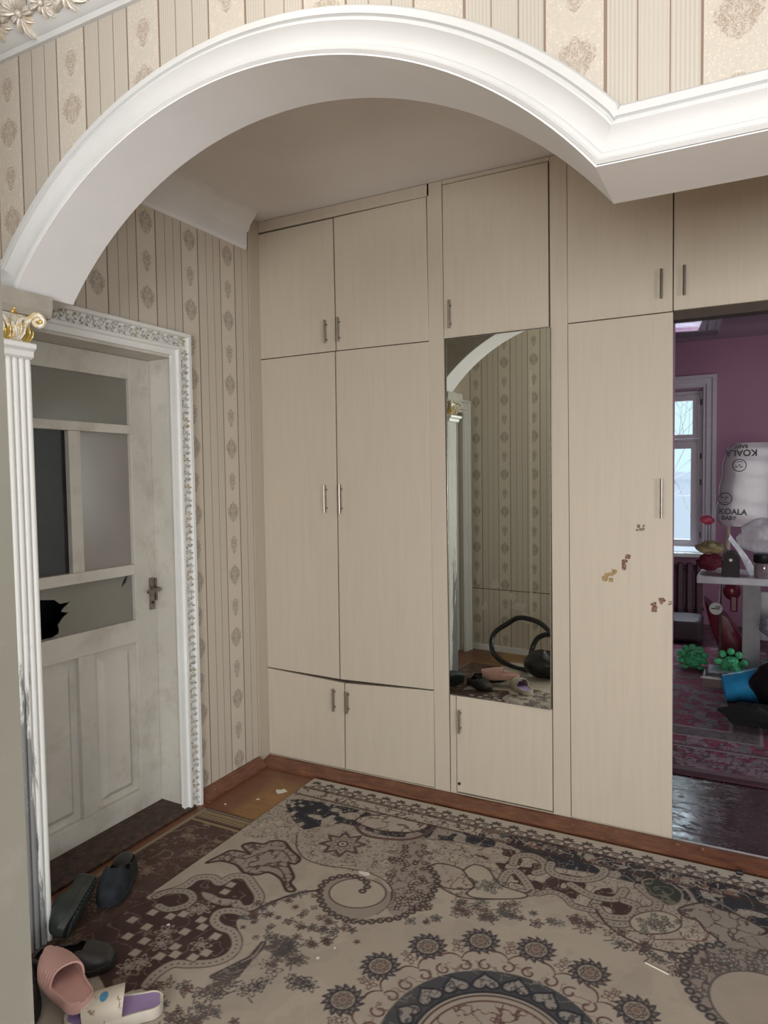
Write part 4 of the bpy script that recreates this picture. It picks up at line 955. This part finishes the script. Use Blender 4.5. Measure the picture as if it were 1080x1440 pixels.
# bare branches and a pale house outside
def branches():
    mb = MB(); r = random.Random(9)
    def grow(p, d, L, rad, lv):
        q = p+d*L; mid = (p+q)/2+Vector((r.uniform(-.06, .06), 0, r.uniform(-.06, .06)))*L
        mb.tube([p, mid, q], rad, 4, radii=[rad, rad*.85, rad*.65])
        if lv: 
            for k in range(3):
                a = r.uniform(-.9, .9); nd = Vector((d.x*math.cos(a)-d.z*math.sin(a), d.y+r.uniform(-.2, .2), d.x*math.sin(a)+d.z*math.cos(a))).normalized(); grow(q, nd, L*r.uniform(.6, .8), rad*.6, lv-1)
    grow(Vector((-1.7, 10.2, -1.0)), Vector((.1, 0, 1)), 1.5, .028, 5); grow(Vector((-.6, 10.6, .4)), Vector((-.3, 0, 1)), .9, .014, 3); return mb
tr = branches().build('bare_tree', plain('pale_bark', (.50, .56, .56), .9)); tag(tr, 'bare branches of a tree outside the window', 'tree')
hs = MB().box(-9, 4, 15, 18, -3, 1.35).box(-9, 4, 14.9, 15, 1.35, 1.5).build('neighbour_house', plain('pale_lilac_render', (.80, .78, .88), .9, var=.03, scale=1)); tag(hs, 'pale house wall seen through the lower window panes', 'house')
# radiator
rad = empty('radiator', (-.95, 7.3, .1), 'mauve ribbed radiator under the window sill', 'radiator')
for k in range(13):
    x0 = -1.44+k*.083; mb = MB()
    rows = []
    for z_, w_ in ((.10, .02), (.115, .031), (.20, .034), (.52, .034), (.58, .031), (.60, .02)):
        rows.append([(x0+.036+w_*math.cos(a), 7.29+.05*math.sin(a), z_) for a in np.linspace(0, 2*PI, 11)[:-1]])
    mb.grid(rows, closed_v=True, caps=True).build('radiator_rib', 'radiator', rad, smooth=True)
MB().tube([(-1.45, 7.29, .16), (-.36, 7.29, .16)], .018, 8).tube([(-1.45, 7.29, .55), (-.36, 7.29, .55)], .018, 8).build('radiator_pipe', 'radiator', rad, smooth=True)
for x_ in (-1.3, -.6): B(x_, x_+.03, 7.27, 7.31, 0, .11).build('radiator_foot', 'radiator', rad)

# pink rug
pr = Canvas(-2.1, .62, 3.60, 6.35, .0085, (.25, .035, .08)); cv = pr; one = np.ones(pr.X.shape)
edge = np.minimum(.62-pr.X, pr.Y-3.60)
field = (edge > .80).astype(float)
pr.ornate(ALL, one, 17, 301, (.28, .20, .22), (.06, .02, .035), .56); pr.squig(ALL, one, 24, .05, (.07, .025, .04), 305, .8); pr.blobs(ALL, one, 28, .64, (.13, .15, .15), 309, .8)
for a, b, c in ((0, .05, (.06, .02, .035)), (.05, .10, (.16, .10, .12)), (.36, .375, (.28, .23, .24)), (.375, .40, (.10, .05, .07)), (.68, .70, (.28, .23, .23)), (.55, .68, (.15, .115, .125)), (.53, .55, (.28, .23, .24))):
    m = ((edge >= a) & (edge <= b)).astype(float); pr.blend(ALL, m, c)
m = ((edge > .555) & (edge <= .675)).astype(float); pr.squig(ALL, m, 30, .08, (.08, .05, .06), 311, .9)
m = ((edge > .10) & (edge <= .36)).astype(float); pr.ornate(ALL, m, 20, 313, (.26, .18, .21), (.05, .02, .03), .5); pr.squig(ALL, m, 28, .06, (.06, .022, .035), 317, .85)
rug = pr.mesh('pink_rug', 'rug', .010); tag(rug, 'pink and crimson oriental rug on the dark floor of the far room', 'rug'); cv = _cv

# table
tb = empty('table', (.3, 5.5, 0), 'pale grey side table crowded with household things in the pink room', 'table')
MB().prism([(-.312, 5.30), (1.1, 5.30), (1.1, 5.80), (-.30, 5.80)], 2, .695, .745).build('table_top', 'table', tb, bevel=.006)
B(-.025, .085, 5.40, 5.72, .012, .694).build('side_panel', plain('grey_panel', (.30, .29, .30), .5), tb, bevel=.003)
B(.75, .80, 5.40, 5.72, .012, .694).build('side_panel', 'table', tb, bevel=.003)
B(.086, .749, 5.68, 5.70, .25, .60).build('back_panel', 'table', tb)
MB().tube([(-.17, 5.62, .012), (-.17, 5.62, .694)], .009, 8).build('table_leg', 'chrome', tb, smooth=True)
ZT = .7455
# black rounded machine with a round dial
bx = empty('sharpener', (-.10, 5.42, ZT), 'small black box with rounded top and round dial on the table corner', 'gadget')
pts = [(-.155, ZT), (-.045, ZT), (-.045, ZT+.115)]+[(-.10+.055*math.cos(a), ZT+.115+.055*math.sin(a)) for a in np.linspace(.2, PI-.2, 10)]+[(-.155, ZT+.115)]
MB().prism(pts, 1, 5.34, 5.50).build('body', plain('dark_maroon_plastic', (.018, .009, .011), .6), bx, bevel=.004)
arc = [(-.10+.050*math.cos(a), 5.336, ZT+.118+.050*math.sin(a)) for a in np.linspace(.9, PI+.1, 14)]; MB().tube(arc, .003, 6).build('chrome_trim', 'chrome', bx, smooth=True)
MB().lathe([(.016, 0), (.016, -.006), (.010, -.008), (.009, -.004), (.004, -.004)], (-.10, 5.339, ZT+.115), 1, 16).build('dial', 'chrome', bx, smooth=True)
# clear plastic bag
def bagwob(t, a): return .07*math.sin(3*a+t*4)+.05*math.sin(7*a-2*t)+.04*math.sin(11*t+a)
pb = MB().ball((.150, 5.57, 1.005), .185, 40, 24, (1.15, .34, .68), bagwob); pbo = pb.build('plastic_bag', 'film', None, smooth=True); tag(pbo, 'crumpled clear plastic bag bulging over the table things', 'bag')
tail = MB(); rows = []
for i in range(8):
    t = i/7; rows.append([(-.12+.16*t+.01*math.sin(5*t+j), 5.46+.01*j, 1.03-.27*t+.018*(j-2)) for j in range(5)])
tail.shell(rows, [[(p[0], p[1]+.003, p[2]) for p in r] for r in rows]).build('bag_tail', 'film', pbo, smooth=True)
# white package roll with black lettering
pk = MB(); rows = []
def pkw(z_): return -.218+(.075)*min(1, max(0, (z_-1.07)/.62))
for i in range(26):
    t = i/25; z_ = 1.075+t*.60; xl = pkw(z_)+.006*math.sin(t*23); xr = .22; row = []
    rnd_ = .055*(1-min(1, min(t, 1-t)*9))**2
    for k in range(22):
        a = 2*PI*k/22; ca, sa = math.cos(a), math.sin(a); cx_ = (xl+xr)/2; hw = (xr-xl)/2-rnd_
        row.append((cx_+hw*math.copysign(abs(ca)**.35, ca), 5.70+.085*math.copysign(abs(sa)**.5, sa)*(1+.008*math.sin(t*30+k)), z_))
    rows.append(row)
pk.grid(rows, closed_v=True, caps=True)
pko = pk.build('wrapped_package', plain('glossy_white_wrap', (.44, .39, .44), .25, var=.05, scale=9, bump=.4), None, smooth=True); tag(pko, 'tall white plastic-wrapped package with black lettering standing behind the table things', 'package')
INK = plain('black_print', (.02, .015, .025), .5)
def text(s_, x, z_, size, par, rot=0.0, y=5.608):
    c = bpy.data.curves.new('lettering', 'FONT'); c.body = s_; c.size = size; c.extrude = .0008; c.offset = size*.03; c.align_x = 'CENTER'; c.align_y = 'CENTER'
    t_ = bpy.data.objects.new('lettering_tmp', c); COL.objects.link(t_); bpy.context.view_layer.update()
    me = bpy.data.meshes.new_from_object(t_); COL.objects.unlink(t_); bpy.data.objects.remove(t_)
    o = bpy.data.objects.new('lettering', me); me.materials.clear(); me.materials.append(INK); COL.objects.link(o)
    o.location = (x, y, z_); o.rotation_euler = (PI/2, rot, 0); o.parent = par; return o
text('KOALA', -.045, 1.605, .062, pko, PI); text('BABY', -.045, 1.650, .036, pko, PI)
text('KOALA', -.095, 1.180, .055, pko, .05); text('BABY', -.120, 1.135, .040, pko, .05)
def face(x, z_, r, par, up=1, y=5.606):
    mb = MB(); mb.tube([(x+r*math.cos(a), y, z_+r*math.sin(a)) for a in np.linspace(0, 2*PI, 29)[:-1]], .0028, 5, closed=True)
    for s_ in (-1, 1): mb.tube([(x+s_*r*.35-.3*r, y, z_+up*r*.30), (x+s_*r*.35, y, z_+up*r*.22), (x+s_*r*.35+.1*r, y, z_+up*r*.30)], .003, 5)
    mb.tube([(x-r*.45, y, z_-up*r*.55), (x, y, z_-up*r*.65), (x+r*.45, y, z_-up*r*.55)], .002, 5)
    mb.ball((x, y, z_-up*r*.05), r*.12, 8, 6); mb.build('printed_ring', INK, par)
face(-.055, 1.515, .043, pko, -1); face(-.145, 1.275, .043, pko, 1)
# small things on the table
def lumpy(name, c, r, sq, mat, label, cat, seed=1, amp=.12, n=28, m=18):
    rr = random.Random(seed); ph = [rr.uniform(0, 6) for _ in range(5)]
    f = lambda t, a: amp*(math.sin(3*a+ph[0]+2*t)+.7*math.sin(5*a+ph[1]-3*t)+.6*math.sin(8*t+ph[2]+a)+.4*math.sin(11*a+ph[3]+5*t))
    o = MB().ball(c, r, n, m, sq, f).build(name, mat, None, smooth=True); tag(o, label, cat); return o
lumpy('folded_cloth', (-.235, 5.62, .915), .085, (1.05, .8, .5), plain('yellow_cream_cloth', (.50, .42, .22), .9, var=.3, scale=14, bump=.3), 'rumpled yellow and cream cloth on top of the red bundle', 'cloth', 3, .14)
lumpy('red_bundle', (-.240, 5.62, .812), .085, (1.05, .9, .68), plain('dark_red_cloth', (.20, .02, .045), .8, var=.2, bump=.3), 'dark red cloth bundle under the yellow cloth', 'cloth', 5, .10)
fan = empty('toy_windmill', (-.268, 5.74, ZT), 'small pink plastic toy on a thin rod beside the window casing', 'toy')
MB().ball((-.268, 5.74, 1.112), .045, 24, 14, (1.1, .8, .72), lambda t, a: .12*math.sin(3*a+2*t)).build('head', plain('pink_plastic', (.75, .12, .22), .35), fan, smooth=True)
MB().tube([(-.266, 5.74, ZT), (-.262, 5.74, 1.075)], .004, 6).build('rod', plain('grey_rod', (.18, .15, .16), .5), fan, smooth=True)
st = MB().tube([(-.130, 5.72, .7455), (-.128, 5.72, 1.075)], .017, 8).build('wooden_stick', plain('pale_wood', (.50, .38, .32), .6)); tag(st, 'pale wooden stick standing below the white package', 'stick')
jr = empty('glass_jar', (.10, 5.40, ZT), 'glass jar with a black lid at the right end of the table', 'jar')
MB().lathe([(.058, 0), (.064, .008), (.064, .085), (.058, .10)], (.105, 5.40, ZT), 2, 24).build('jar_body', plain('smoky_glass', (.28, .22, .24), .12, coat=.5), jr, smooth=True)
MB().lathe([(.066, .1005), (.070, .106), (.070, .155), (.060, .162)], (.105, 5.40, ZT), 2, 24).build('jar_lid', 'black', jr, smooth=True)
# below and in front of the table
rt = empty('ride_on_toy', (-.14, 5.75, .01), 'dark red plastic ride-on toy under the table', 'toy')
red = plain('dark_red_plastic', (.16, .018, .032), .3)
rows = []
for i in range(9):
    t = i/8; z_ = .06+t*.36; cx_ = -.05-.14*t; wd_ = .10+.02*math.sin(PI*t); rows.append([(cx_+wd_*math.copysign(abs(math.cos(a))**.5, math.cos(a)), 5.84+.10*math.copysign(abs(math.sin(a))**.5, math.sin(a)), z_+.10*math.cos(a)*(-1)*t) for a in np.linspace(0, 2*PI, 17)[:-1]])
MB().grid(rows, closed_v=True, caps=True).build('body', red, rt, smooth=True)
MB().ball((-.10, 5.86, .57), .062, 16, 10, (1, .9, 1.15)).build('head', red, rt, smooth=True)
MB().tube(catmull([(-.12, 5.80, .64), (-.10, 5.79, .665), (-.07, 5.80, .66), (-.05, 5.82, .63)], 4), .012, 8).build('grip', 'table', rt, smooth=True)
for s_ in (-.10, .03): MB().lathe([(.05, -.02), (.055, -.012), (.055, .012), (.05, .02)], (s_, 5.76, .066), 1, 18).build('wheel', 'black', rt, smooth=True)
MB().box(-.11, -.06, 5.80, 5.88, .42, .54).build('neck', red, rt, bevel=.01)
ck = empty('round_dial', (-.205, 5.56, .5), 'round white dial hanging on a cord under the table', 'dial')
MB().lathe([(.043, .006), (.046, 0), (.043, -.008), (.038, -.006)], (-.195, 5.50, .490), 1, 24).build('dial_face', plain('white_dial', (.62, .64, .62), .5), ck, smooth=True)
MB().box(-.225, -.170, 5.490, 5.4925, .486, .494).box(-.20, -.165, 5.490, 5.4925, .500, .507).build('dial_marks', 'black', ck)
MB().tube([(-.175, 5.50, .53), (-.168, 5.50, .694)], .003, 6).build('cord', 'table', ck)
gm = plain('green_plush', (.10, .55, .25), .95, var=.3, scale=50, bump=.6)
def plush(c, s_, label, seed, tall=1.0):
    e = empty('plush_toy', c, label, 'toy', 'green plush toys on the rug'); c = Vector(c)
    MB().ball(tuple(c+Vector((0, 0, .085*s_*tall))), .080*s_, 18, 12, (1.05, .9, 1.0*tall), lambda t, a: .05*math.sin(6*a)*math.sin(3*t)).build('body', gm, e, smooth=True)
    MB().ball(tuple(c+Vector((0, -.045*s_, .13*s_*tall))), .045*s_, 14, 10).build('head', gm, e, smooth=True)
    for k in range(7):
        a = -.35+k*(PI+.7)/6; q = c+Vector((math.cos(a)*.105*s_, -.02*s_, .105*s_*tall+math.sin(a)*.095*s_*tall))
        MB().ball(tuple(q), .031*s_, 12, 8, (1, .8, 1)).build('lobe', gm, e, smooth=True)
    for q in (-.07, .07): MB().ball(tuple(c+Vector((q*s_, -.06*s_, .022*s_))), .030*s_, 10, 8, (1.1, 1.2, .65)).build('foot', gm, e, smooth=True)
    for q in (-.018, .018): MB().ball(tuple(c+Vector((q*s_, -.087*s_, .142*s_*tall))), .006*s_, 8, 6).build('eye', 'black', e, smooth=True)
plush((-.352, 5.62, .012), .80, 'green plush toy with round lobes by the radiator, left one', 1)
plush((-.092, 5.30, .021), .80, 'slimmer green plush toy beside the blue bucket', 2, 1.35)
ty = empty('wooden_tray', (-.2, 5.25, .01), 'shallow wooden drawer lying on the rug before the table', 'drawer')
MB().box(-.262, .02, 5.13, 5.145, .012, .075).build('drawer_front', plain('grey_brown_wood', (.16, .11, .10), .5), ty, bevel=.002)
MB().box(-.262, .02, 5.146, 5.39, .012, .02).build('drawer_floor', 'table', ty); B(-.262, -.252, 5.146, 5.39, .021, .07).build('drawer_side', 'table', ty); B(.01, .02, 5.146, 5.39, .021, .07).build('drawer_side', 'table', ty)
MB().box(-.270, .028, 5.122, 5.150, .0755, .082).build('drawer_rim', plain('cream_edge', (.55, .48, .40), .5), ty)
o = MB().prism([(-.225, .10), (-.08, .10), (-.075, .105), (-.075, .11), (-.23, .11)], 1, 5.20, 5.38).build('grey_tablet', plain('grey_lilac_plastic', (.30, .30, .36), .3)); o.location = (0, 0, -.0); tag(o, 'flat grey tablet lying across the drawer', 'tablet')
bl = plain('blue_translucent_plastic', (.03, .33, .66), .22, var=.15, scale=8, coat=.3)
bk_ = empty('bucket', (-.02, 4.9, .09), 'glossy blue plastic bucket lying on its side on the rug', 'bucket')
Mb = Matrix.Translation(Vector((.095, 4.88, .135)))@Matrix.Rotation(math.radians(8), 4, 'Z')@Matrix.Rotation(math.radians(-99), 4, 'Y')
MB().lathe([(.118, 0), (.118, .006), (.110, .010), (.086, .215), (.080, .222), (.076, .215), (.100, .012), (.104, 0)], (0, 0, 0), 2, 32).xf(Mb).build('bucket_wall', bl, bk_, smooth=True)
MB().tube([(.118*math.cos(a), .118*math.sin(a), .004) for a in np.linspace(0, 2*PI, 33)[:-1]], .006, 6, closed=True).xf(Mb).build('rim', plain('dark_blue_rim', (.01, .06, .22), .3), bk_, smooth=True)
MB().lathe([(.078, .216), (.02, .218)], (0, 0, 0), 2, 24).xf(Mb).build('bucket_bottom', bl, bk_, smooth=True)
lumpy('black_bag', (.235, 4.66, .215), .185, (1.05, .8, 1.0), 'blackleather', 'heap of black bag slumped right of the bucket', 'bag', 11, .07)
lumpy('black_cloth', (.06, 4.42, .082), .115, (1.5, .7, .52), plain('black_cloth', (.012, .012, .014), .95, bump=.3), 'flat black garment trailing from the bag over the rug', 'cloth', 13, .10)
lumpy('dark_green_bag', (.19, 5.02, .205), .12, (.65, .8, 1.5), plain('dark_patterned_cloth', (.035, .035, .032), .8, var=.9, scale=30), 'dark patterned bag behind the blue bucket', 'bag', 17, .08)
lumpy('grey_cloth', (.16, 5.10, .46), .085, (1.0, .8, .68), plain('grey_lilac_cloth', (.25, .25, .30), .8, bump=.4), 'grey lilac cloth on top of the dark bag', 'cloth', 19, .10)
bs_ = MB().box(-.62, -.34, 6.45, 6.85, .012, .20).build('storage_box', plain('dark_mauve_box', (.05, .028, .035), .6), None, bevel=.03); tag(bs_, 'low dark box on the floor behind the left plush toy', 'box')

# ================================================================ SHOES
def hw(t):   # half width of a sole, 0 heel .. 1 toe
    return .036*math.sqrt(max(0, 1-((.14-t)/.14)**2)) if t < .14 else (.036+(.047-.036)*.5*(1-math.cos(PI*min(1, (t-.14)/.5))) if t < .68 else .047*math.sqrt(max(0, 1-((t-.68)/.325)**2)))
def sole(L, z0, z1, sc=1.0, rim=0):
    mb = MB(); rows = []; n = 26
    for i in range(n+1):
        t = .004+.992*(1-math.cos(PI*i/n))/2; w_ = hw(t)*sc; y_ = (t-.5)*L; lift = .010*max(0, (t-.75)/.25)**2
        rows.append([(-w_*.92, y_, z0+lift), (-w_, y_, z0+.3*(z1-z0)+lift), (-w_*1.02, y_, z1-.003+lift), (-w_*.97, y_, z1+rim+lift), (-w_*.86, y_, z1+rim+lift), (-w_*.80, y_, z1+lift), (w_*.80, y_, z1+lift), (w_*.86, y_, z1+rim+lift), (w_*.97, y_, z1+rim+lift), (w_*1.02, y_, z1-.003+lift), (w_, y_, z0+.3*(z1-z0)+lift), (w_*.92, y_, z0+lift)])
    return mb.grid(rows, closed_v=True, caps=True)
def footbed(L, z, sc=.84):
    rows = []
    for i in range(21):
        t = .03+.94*(1-math.cos(PI*i/20))/2; w_ = hw(t)*sc; lift = .010*max(0, (t-.75)/.25)**2; rows.append([(w_*s_, (t-.5)*L*.98, z+lift-.002*(1-s_*s_)) for s_ in (-1, -.5, 0, .5, 1)])
    return MB().shell(rows, [[(p[0], p[1], p[2]-.002) for p in r] for r in rows])
def strap(L, t0, t1, z, h, ribs=0, th=.005, open_h=None):
    rows, off = [], []; n = 18
    for i in range(n+1):
        t = t0+(t1-t0)*i/n; w_ = hw(t)*1.0+.002; y_ = (t-.5)*L; hh = h*(1-.28*(i/n)); ro, rf = [], []
        rb = (.0014*math.cos(2*PI*ribs*i/n)) if ribs else 0
        for k in range(15):
            a = PI*k/14; ca = math.cos(a); sa = math.sin(a)
            ro.append((-(w_+rb+.001)*math.copysign(abs(ca)**.75, ca), y_+.014*sa*(1 if i > n/2 else -1)*abs(i-n/2)/n, z+(hh+rb)*abs(sa)**.8)); rf.append((ro[-1][0]*(1-th/w_), ro[-1][1], z+(hh+rb-th)*abs(sa)**.8))
        rows.append(ro); off.append(rf)
    return MB().shell(rows, off)
def place(e, loc, rot):
    e.location = loc; e.rotation_euler = rot
def shoe_empty(name, label, cat, group=None):
    return empty(name, (0, 0, 0), label, cat, group)
pinkm = plain('pink_rubber', (.58, .34, .30), .5, var=.03, scale=12, bump=.05)
s1 = shoe_empty('slide_sandal', 'dusty pink rubber slide with ribbed side, lying on a dark shoe', 'slipper')
sole(.255, 0, .026, 1.08, .006).build('sole', pinkm, s1, smooth=True); footbed(.255, .0275, .86).build('footbed', pinkm, s1, smooth=True)
strap(.255, .44, .985, .022, .058, ribs=9).build('strap', pinkm, s1, smooth=True)
wh = plain('off_white_rubber', (.58, .53, .45), .5, var=.06); pu = plain('lilac_footbed', (.33, .23, .43), .6, var=.05)
def printed():
    n = NT('printed_strap'); p = n.obj(); a = n.noise(p, 38, 3, .6); b = n.noise(p, 26, 2)
    c = n.mix(n.M('MULTIPLY', n.M('SUBTRACT', a, .60), 14, clamp=True), (.56, .50, .41), (.24, .17, .12))
    sp_x = n.t.nodes.new('ShaderNodeSeparateXYZ'); n.t.links.new(p, sp_x.inputs[0])
    d = n.M('ADD', n.M('POWER', n.M('DIVIDE', n.M('SUBTRACT', sp_x.outputs[0], -.008), .017), 2), n.M('POWER', n.M('DIVIDE', n.M('SUBTRACT', sp_x.outputs[1], .025), .011), 2))
    c = n.mix(n.M('MULTIPLY', n.M('SUBTRACT', 1.1, d), 8, clamp=True), c, (.07, .24, .40)); n.set('Base Color', c).set('Roughness', .5); return n.m
s2 = shoe_empty('slide_sandal', 'off-white slide with lilac footbed and printed strap at the bottom edge', 'slipper')
sole(.25, 0, .028, 1.08, .004).build('sole', wh, s2, smooth=True); o = footbed(.25, .0305, .86).build('footbed', pu, s2, smooth=True); tag(o, 'lilac footbed')
strap(.25, .42, .80, .024, .060).build('strap', printed(), s2, smooth=True)
def clog(e, mat, L=.27, h=.075, lined=None, tread=False):
    sole(L, 0, .022, 1.08, .0).build('sole', mat, e, smooth=True)
    rows, off = [], []; n = 22
    for i in range(n+1):
        t = .01+.98*(1-math.cos(PI*i/n))/2; w_ = hw(t)*1.06; y_ = (t-.5)*L
        op = 1.0 if .06 < t < .56 else 0; hh = (h*.72 if t < .5 else h*(1.0-.55*max(0, (t-.5)/.5)**1.5)); ro, rf = [], []
        s_ = min(1, math.sin(PI*min(1, t/.12)/2) if t < .12 else (math.sin(PI*min(1, (1-t)/.10)/2)))
        openness = min(1, max(0, (t-.05)/.1))*min(1, max(0, (.60-t)/.12))
        for k in range(15):
            a = PI*k/14; ca, sa = math.cos(a), math.sin(a)
            amax = 1-.42*openness
            aa = (a/PI)*2-1      # -1..1
            # spread points towards the two sides where the opening is
            ang = PI/2+(-1 if aa < 0 else 1)*(PI/2)*(1-(1-abs(aa))*amax) if openness > 0.01 else a
            x_ = -w_*math.copysign(abs(math.cos(ang))**.6, math.cos(ang)) if openness <= .01 else w_*math.copysign(abs(math.cos(ang))**.6, aa)
            ro.append((x_, y_, .018+hh*s_*abs(math.sin(ang))**.7)); rf.append((x_*.93, y_*.985, .018+(hh*s_*abs(math.sin(ang))**.7)*.93))
        if openness > .01: pass
        rows.append(ro); off.append(rf)
    # build as two side sheets to keep the mouth open
    MB().shell([r[:7] for r in rows], [r[:7] for r in off]).shell([r[8:] for r in rows], [r[8:] for r in off]).shell([r[6:9] for r in rows if r[0][1] > .07*L], [r[6:9] for r in off if r[0][1] > .07*L]).build('upper', mat, e, smooth=True)
    if tread:
        tm = MB()
        for k in range(13):
            t = .08+k*.07; w_ = hw(t)*.8; tm.box(-w_, w_, (t-.5)*L-.004, (t-.5)*L+.004, -.007, -.0003)
        tm.build('tread', mat, e)
    return e
gb = plain('dark_green_rubber', (.028, .036, .033), .55, var=.25, bump=.1)
bb_ = plain('dark_blue_green_fabric', (.014, .021, .026), .85, var=.4, bump=.3)
c1 = clog(shoe_empty('rubber_clog', 'dark green rubber clog tipped on its side against the pilaster, sole outward', 'shoe'), gb, .285, .07, tread=True)
c2 = clog(shoe_empty('fur_lined_shoe', 'dark blue-green lined shoe standing behind the tipped clog', 'shoe'), bb_, .25, .085)
MB().ball((0, -.055, .075), .036, 14, 8, (.9, 1.5, .4)).build('lining', 'black', c2, smooth=True)
c3 = clog(shoe_empty('black_shoe', 'flat black shoe between the clog and the pink slide', 'shoe'), plain('dark_grey_leather', (.022, .02, .019), .5, var=.2), .25, .055)
c4 = clog(shoe_empty('black_shoe', 'black shoe pinned under the pink slide', 'shoe'), 'black', .25, .055)
def orient(e, toe, heel, z, roll=0, pitch=0):
    toe, heel = Vector(toe), Vector(heel); m_ = (toe+heel)/2; a = math.atan2(toe.y-heel.y, toe.x-heel.x)-PI/2
    e.matrix_world = Matrix.Translation(Vector((m_.x, m_.y, z)))@Matrix.Rotation(a, 4, 'Z')@Matrix.Rotation(pitch, 4, 'X')@Matrix.Rotation(roll, 4, 'Y')
def at(px, py, z):
    r = CM@np.array([px-540., -(py-720.), -980.]); t = (z-1.46)/r[2]; return (r[0]*t, r[1]*t)
orient(s1, (-1.758, 1.262), (-1.544, 1.192), .066, math.radians(2), math.radians(-3))
orient(s2, (-1.580, 1.172), (-1.405, 1.340), .018)
orient(c1, (-1.855, 1.395), (-1.99, 1.605), .072, math.radians(72), math.radians(0))
orient(c2, (-1.91, 1.585), (-2.02, 1.785), .018)
orient(c3, (-1.655, 1.405), (-1.87, 1.275), .018)
orient(c4, (-1.665, 1.10), (-1.86, 1.24), .018)

# black handbag with looped strap (seen in the mirror)
hbg = empty('handbag', (-1.45, .90, .017), 'black leather handbag with a thick looped strap, seen in the mirror', 'bag')
lf2 = lambda t, a: .06*math.sin(3*a+t)+.04*math.sin(6*a-3*t)
MB().ball((-1.45, .90, .115), .150, 28, 16, (1.1, .8, .62), lf2).build('bag_body', 'blackleather', hbg, smooth=True)
loop = catmull([(-1.50, .88, .10), (-1.62, .82, .03), (-1.80, .74, .025), (-1.97, .64, .08), (-2.00, .56, .20), (-1.90, .50, .29), (-1.80, .50, .345), (-1.64, .54, .335), (-1.52, .60, .28), (-1.44, .66, .22)], 7)
MB().tube(loop, .020, 8).build('strap', 'blackleather', hbg, smooth=True)
loop = catmull([(-1.60, .80, .06), (-1.60, .78, .16), (-1.56, .76, .26), (-1.46, .76, .30), (-1.32, .84, .27)], 7)
MB().tube(loop, .020, 8).build('strap', 'blackleather', hbg, smooth=True)
# torn seam, peeled flakes and pale strip on the south wallpaper
B(-2.30, -1.60, .3002, .3018, .515, .521).build('paper_seam', plain('dark_tear', (.12, .09, .06), .9))['kind'] = 'structure'
B(-1.790, -1.772, .3002, .3030, .045, 2.3).build('pale_seam_strip', plain('pale_seam', (.72, .70, .62), .8))['kind'] = 'structure'
for k, (x_, z_, w_, h_) in enumerate(((-2.25, .60, .03, .07), (-2.09, .56, .04, .05), (-1.95, .47, .05, .04), (-2.19, .37, .04, .04), (-1.88, .40, .07, .06), (-2.26, .20, .02, .05), (-1.84, .30, .04, .06))):
    rr = random.Random(k+40); pts = [(x_+w_*rr.uniform(.4, 1.2)*math.cos(a), z_+h_*rr.uniform(.4, 1.2)*math.sin(a)) for a in np.linspace(0, 2*PI, 10)[:-1]]
    o = MB().prism(pts, 1, .3002, .3022).build('peeled_patch', plain('bare_paper', (.66, .62, .54), .9)); o['kind'] = 'structure'

# door in the corridor's left wall, seen in the mirror
d2 = empty('door_2', (-2.37, .77, 0), 'pale bluish-white corridor door, seen in the mirror', 'door', kind='structure')
B(-2.40, -2.365, .425, 1.115, .005, 1.99).build('door_leaf', 'white', d2)
rows = [[(-2.319+d, yy+sy*o*.9, zz+sz*o) for o, d in cpf] for yy, zz, sy, sz in ((1.10, 0, 1, 0), (1.10, 1.985, 1, 1), (.44, 1.985, -1, 1), (.44, 0, -1, 0))]
MB().grid(rows, caps=True).build('door_frame', 'white', d2)
MB().tube([(-2.365, 1.0, 1.0), (-2.32, 1.0, 1.0), (-2.315, .90, 1.0)], .008, 8).build('door_handle', 'brass', d2)

# ================================================================ LITTLE DEBRIS
pap = plain('torn_white_paper', (.72, .68, .60), .8)
def scrap(name, c, pts, label, cat='paper scrap', h=.0012, mat=None, z=0.0002):
    o = MB().prism([(c[0]+a, c[1]+b) for a, b in pts], 2, z, z+h).build(name, mat or pap); tag(o, label, cat); return o
def rag(r, seed, n=11, asp=1.0):
    rr = random.Random(seed); return [(r*rr.uniform(.55, 1.2)*math.cos(2*PI*k/n), r*asp*rr.uniform(.55, 1.2)*math.sin(2*PI*k/n)) for k in range(n)]
scrap('paper_scrap', floor_pt((396, 1113)), rag(.030, 1, asp=.8), 'white torn paper patch stuck on the bare floor in the corner')
scrap('paper_scrap', floor_pt((363, 1124)), rag(.008, 2), 'tiny white crumb in the middle of the bare floor', 'crumb')
scrap('paper_scrap', floor_pt((317, 1131)), rag(.006, 3), 'tiny white crumb on the bare floor near the door casing', 'crumb')
scrap('paper_scrap', floor_pt((416, 1120)), rag(.012, 4, asp=.6), 'small white scrap at the corner edge of the cream carpet')
ZC_ = .0175
scrap('paper_scrap', floor_pt((512, 1235)), rag(.024, 5, asp=.5), 'white scrap lying on the big spiral of the carpet', z=ZC_)
scrap('paper_scrap', floor_pt((237, 1308)), rag(.006, 6), 'bright crumb on the brown part of the carpet', 'crumb', z=ZC_)
scrap('paper_scrap', floor_pt((447, 1355)), rag(.006, 7), 'left of two pale crumbs on the open cream field', 'crumb', z=ZC_)
scrap('paper_scrap', floor_pt((471, 1341)), rag(.005, 8), 'right of two pale crumbs on the open cream field', 'crumb', z=ZC_)
o = MB().box(-.012, .012, -.008, .008, 0, .012).build('black_clip', 'black', None, bevel=.003); o.location = (*floor_pt((1040, 1236)), ZC_); tag(o, 'tiny black clip on the carpet border at the right', 'clip')
a_, b_ = floor_pt((907, 1363)), floor_pt((940, 1380))
o = MB().tube([(a_[0], a_[1], ZC_+.003), (b_[0], b_[1], ZC_+.003)], .0022, 6).build('white_straw', pap); tag(o, 'thin white stick on the right part of the carpet', 'stick')
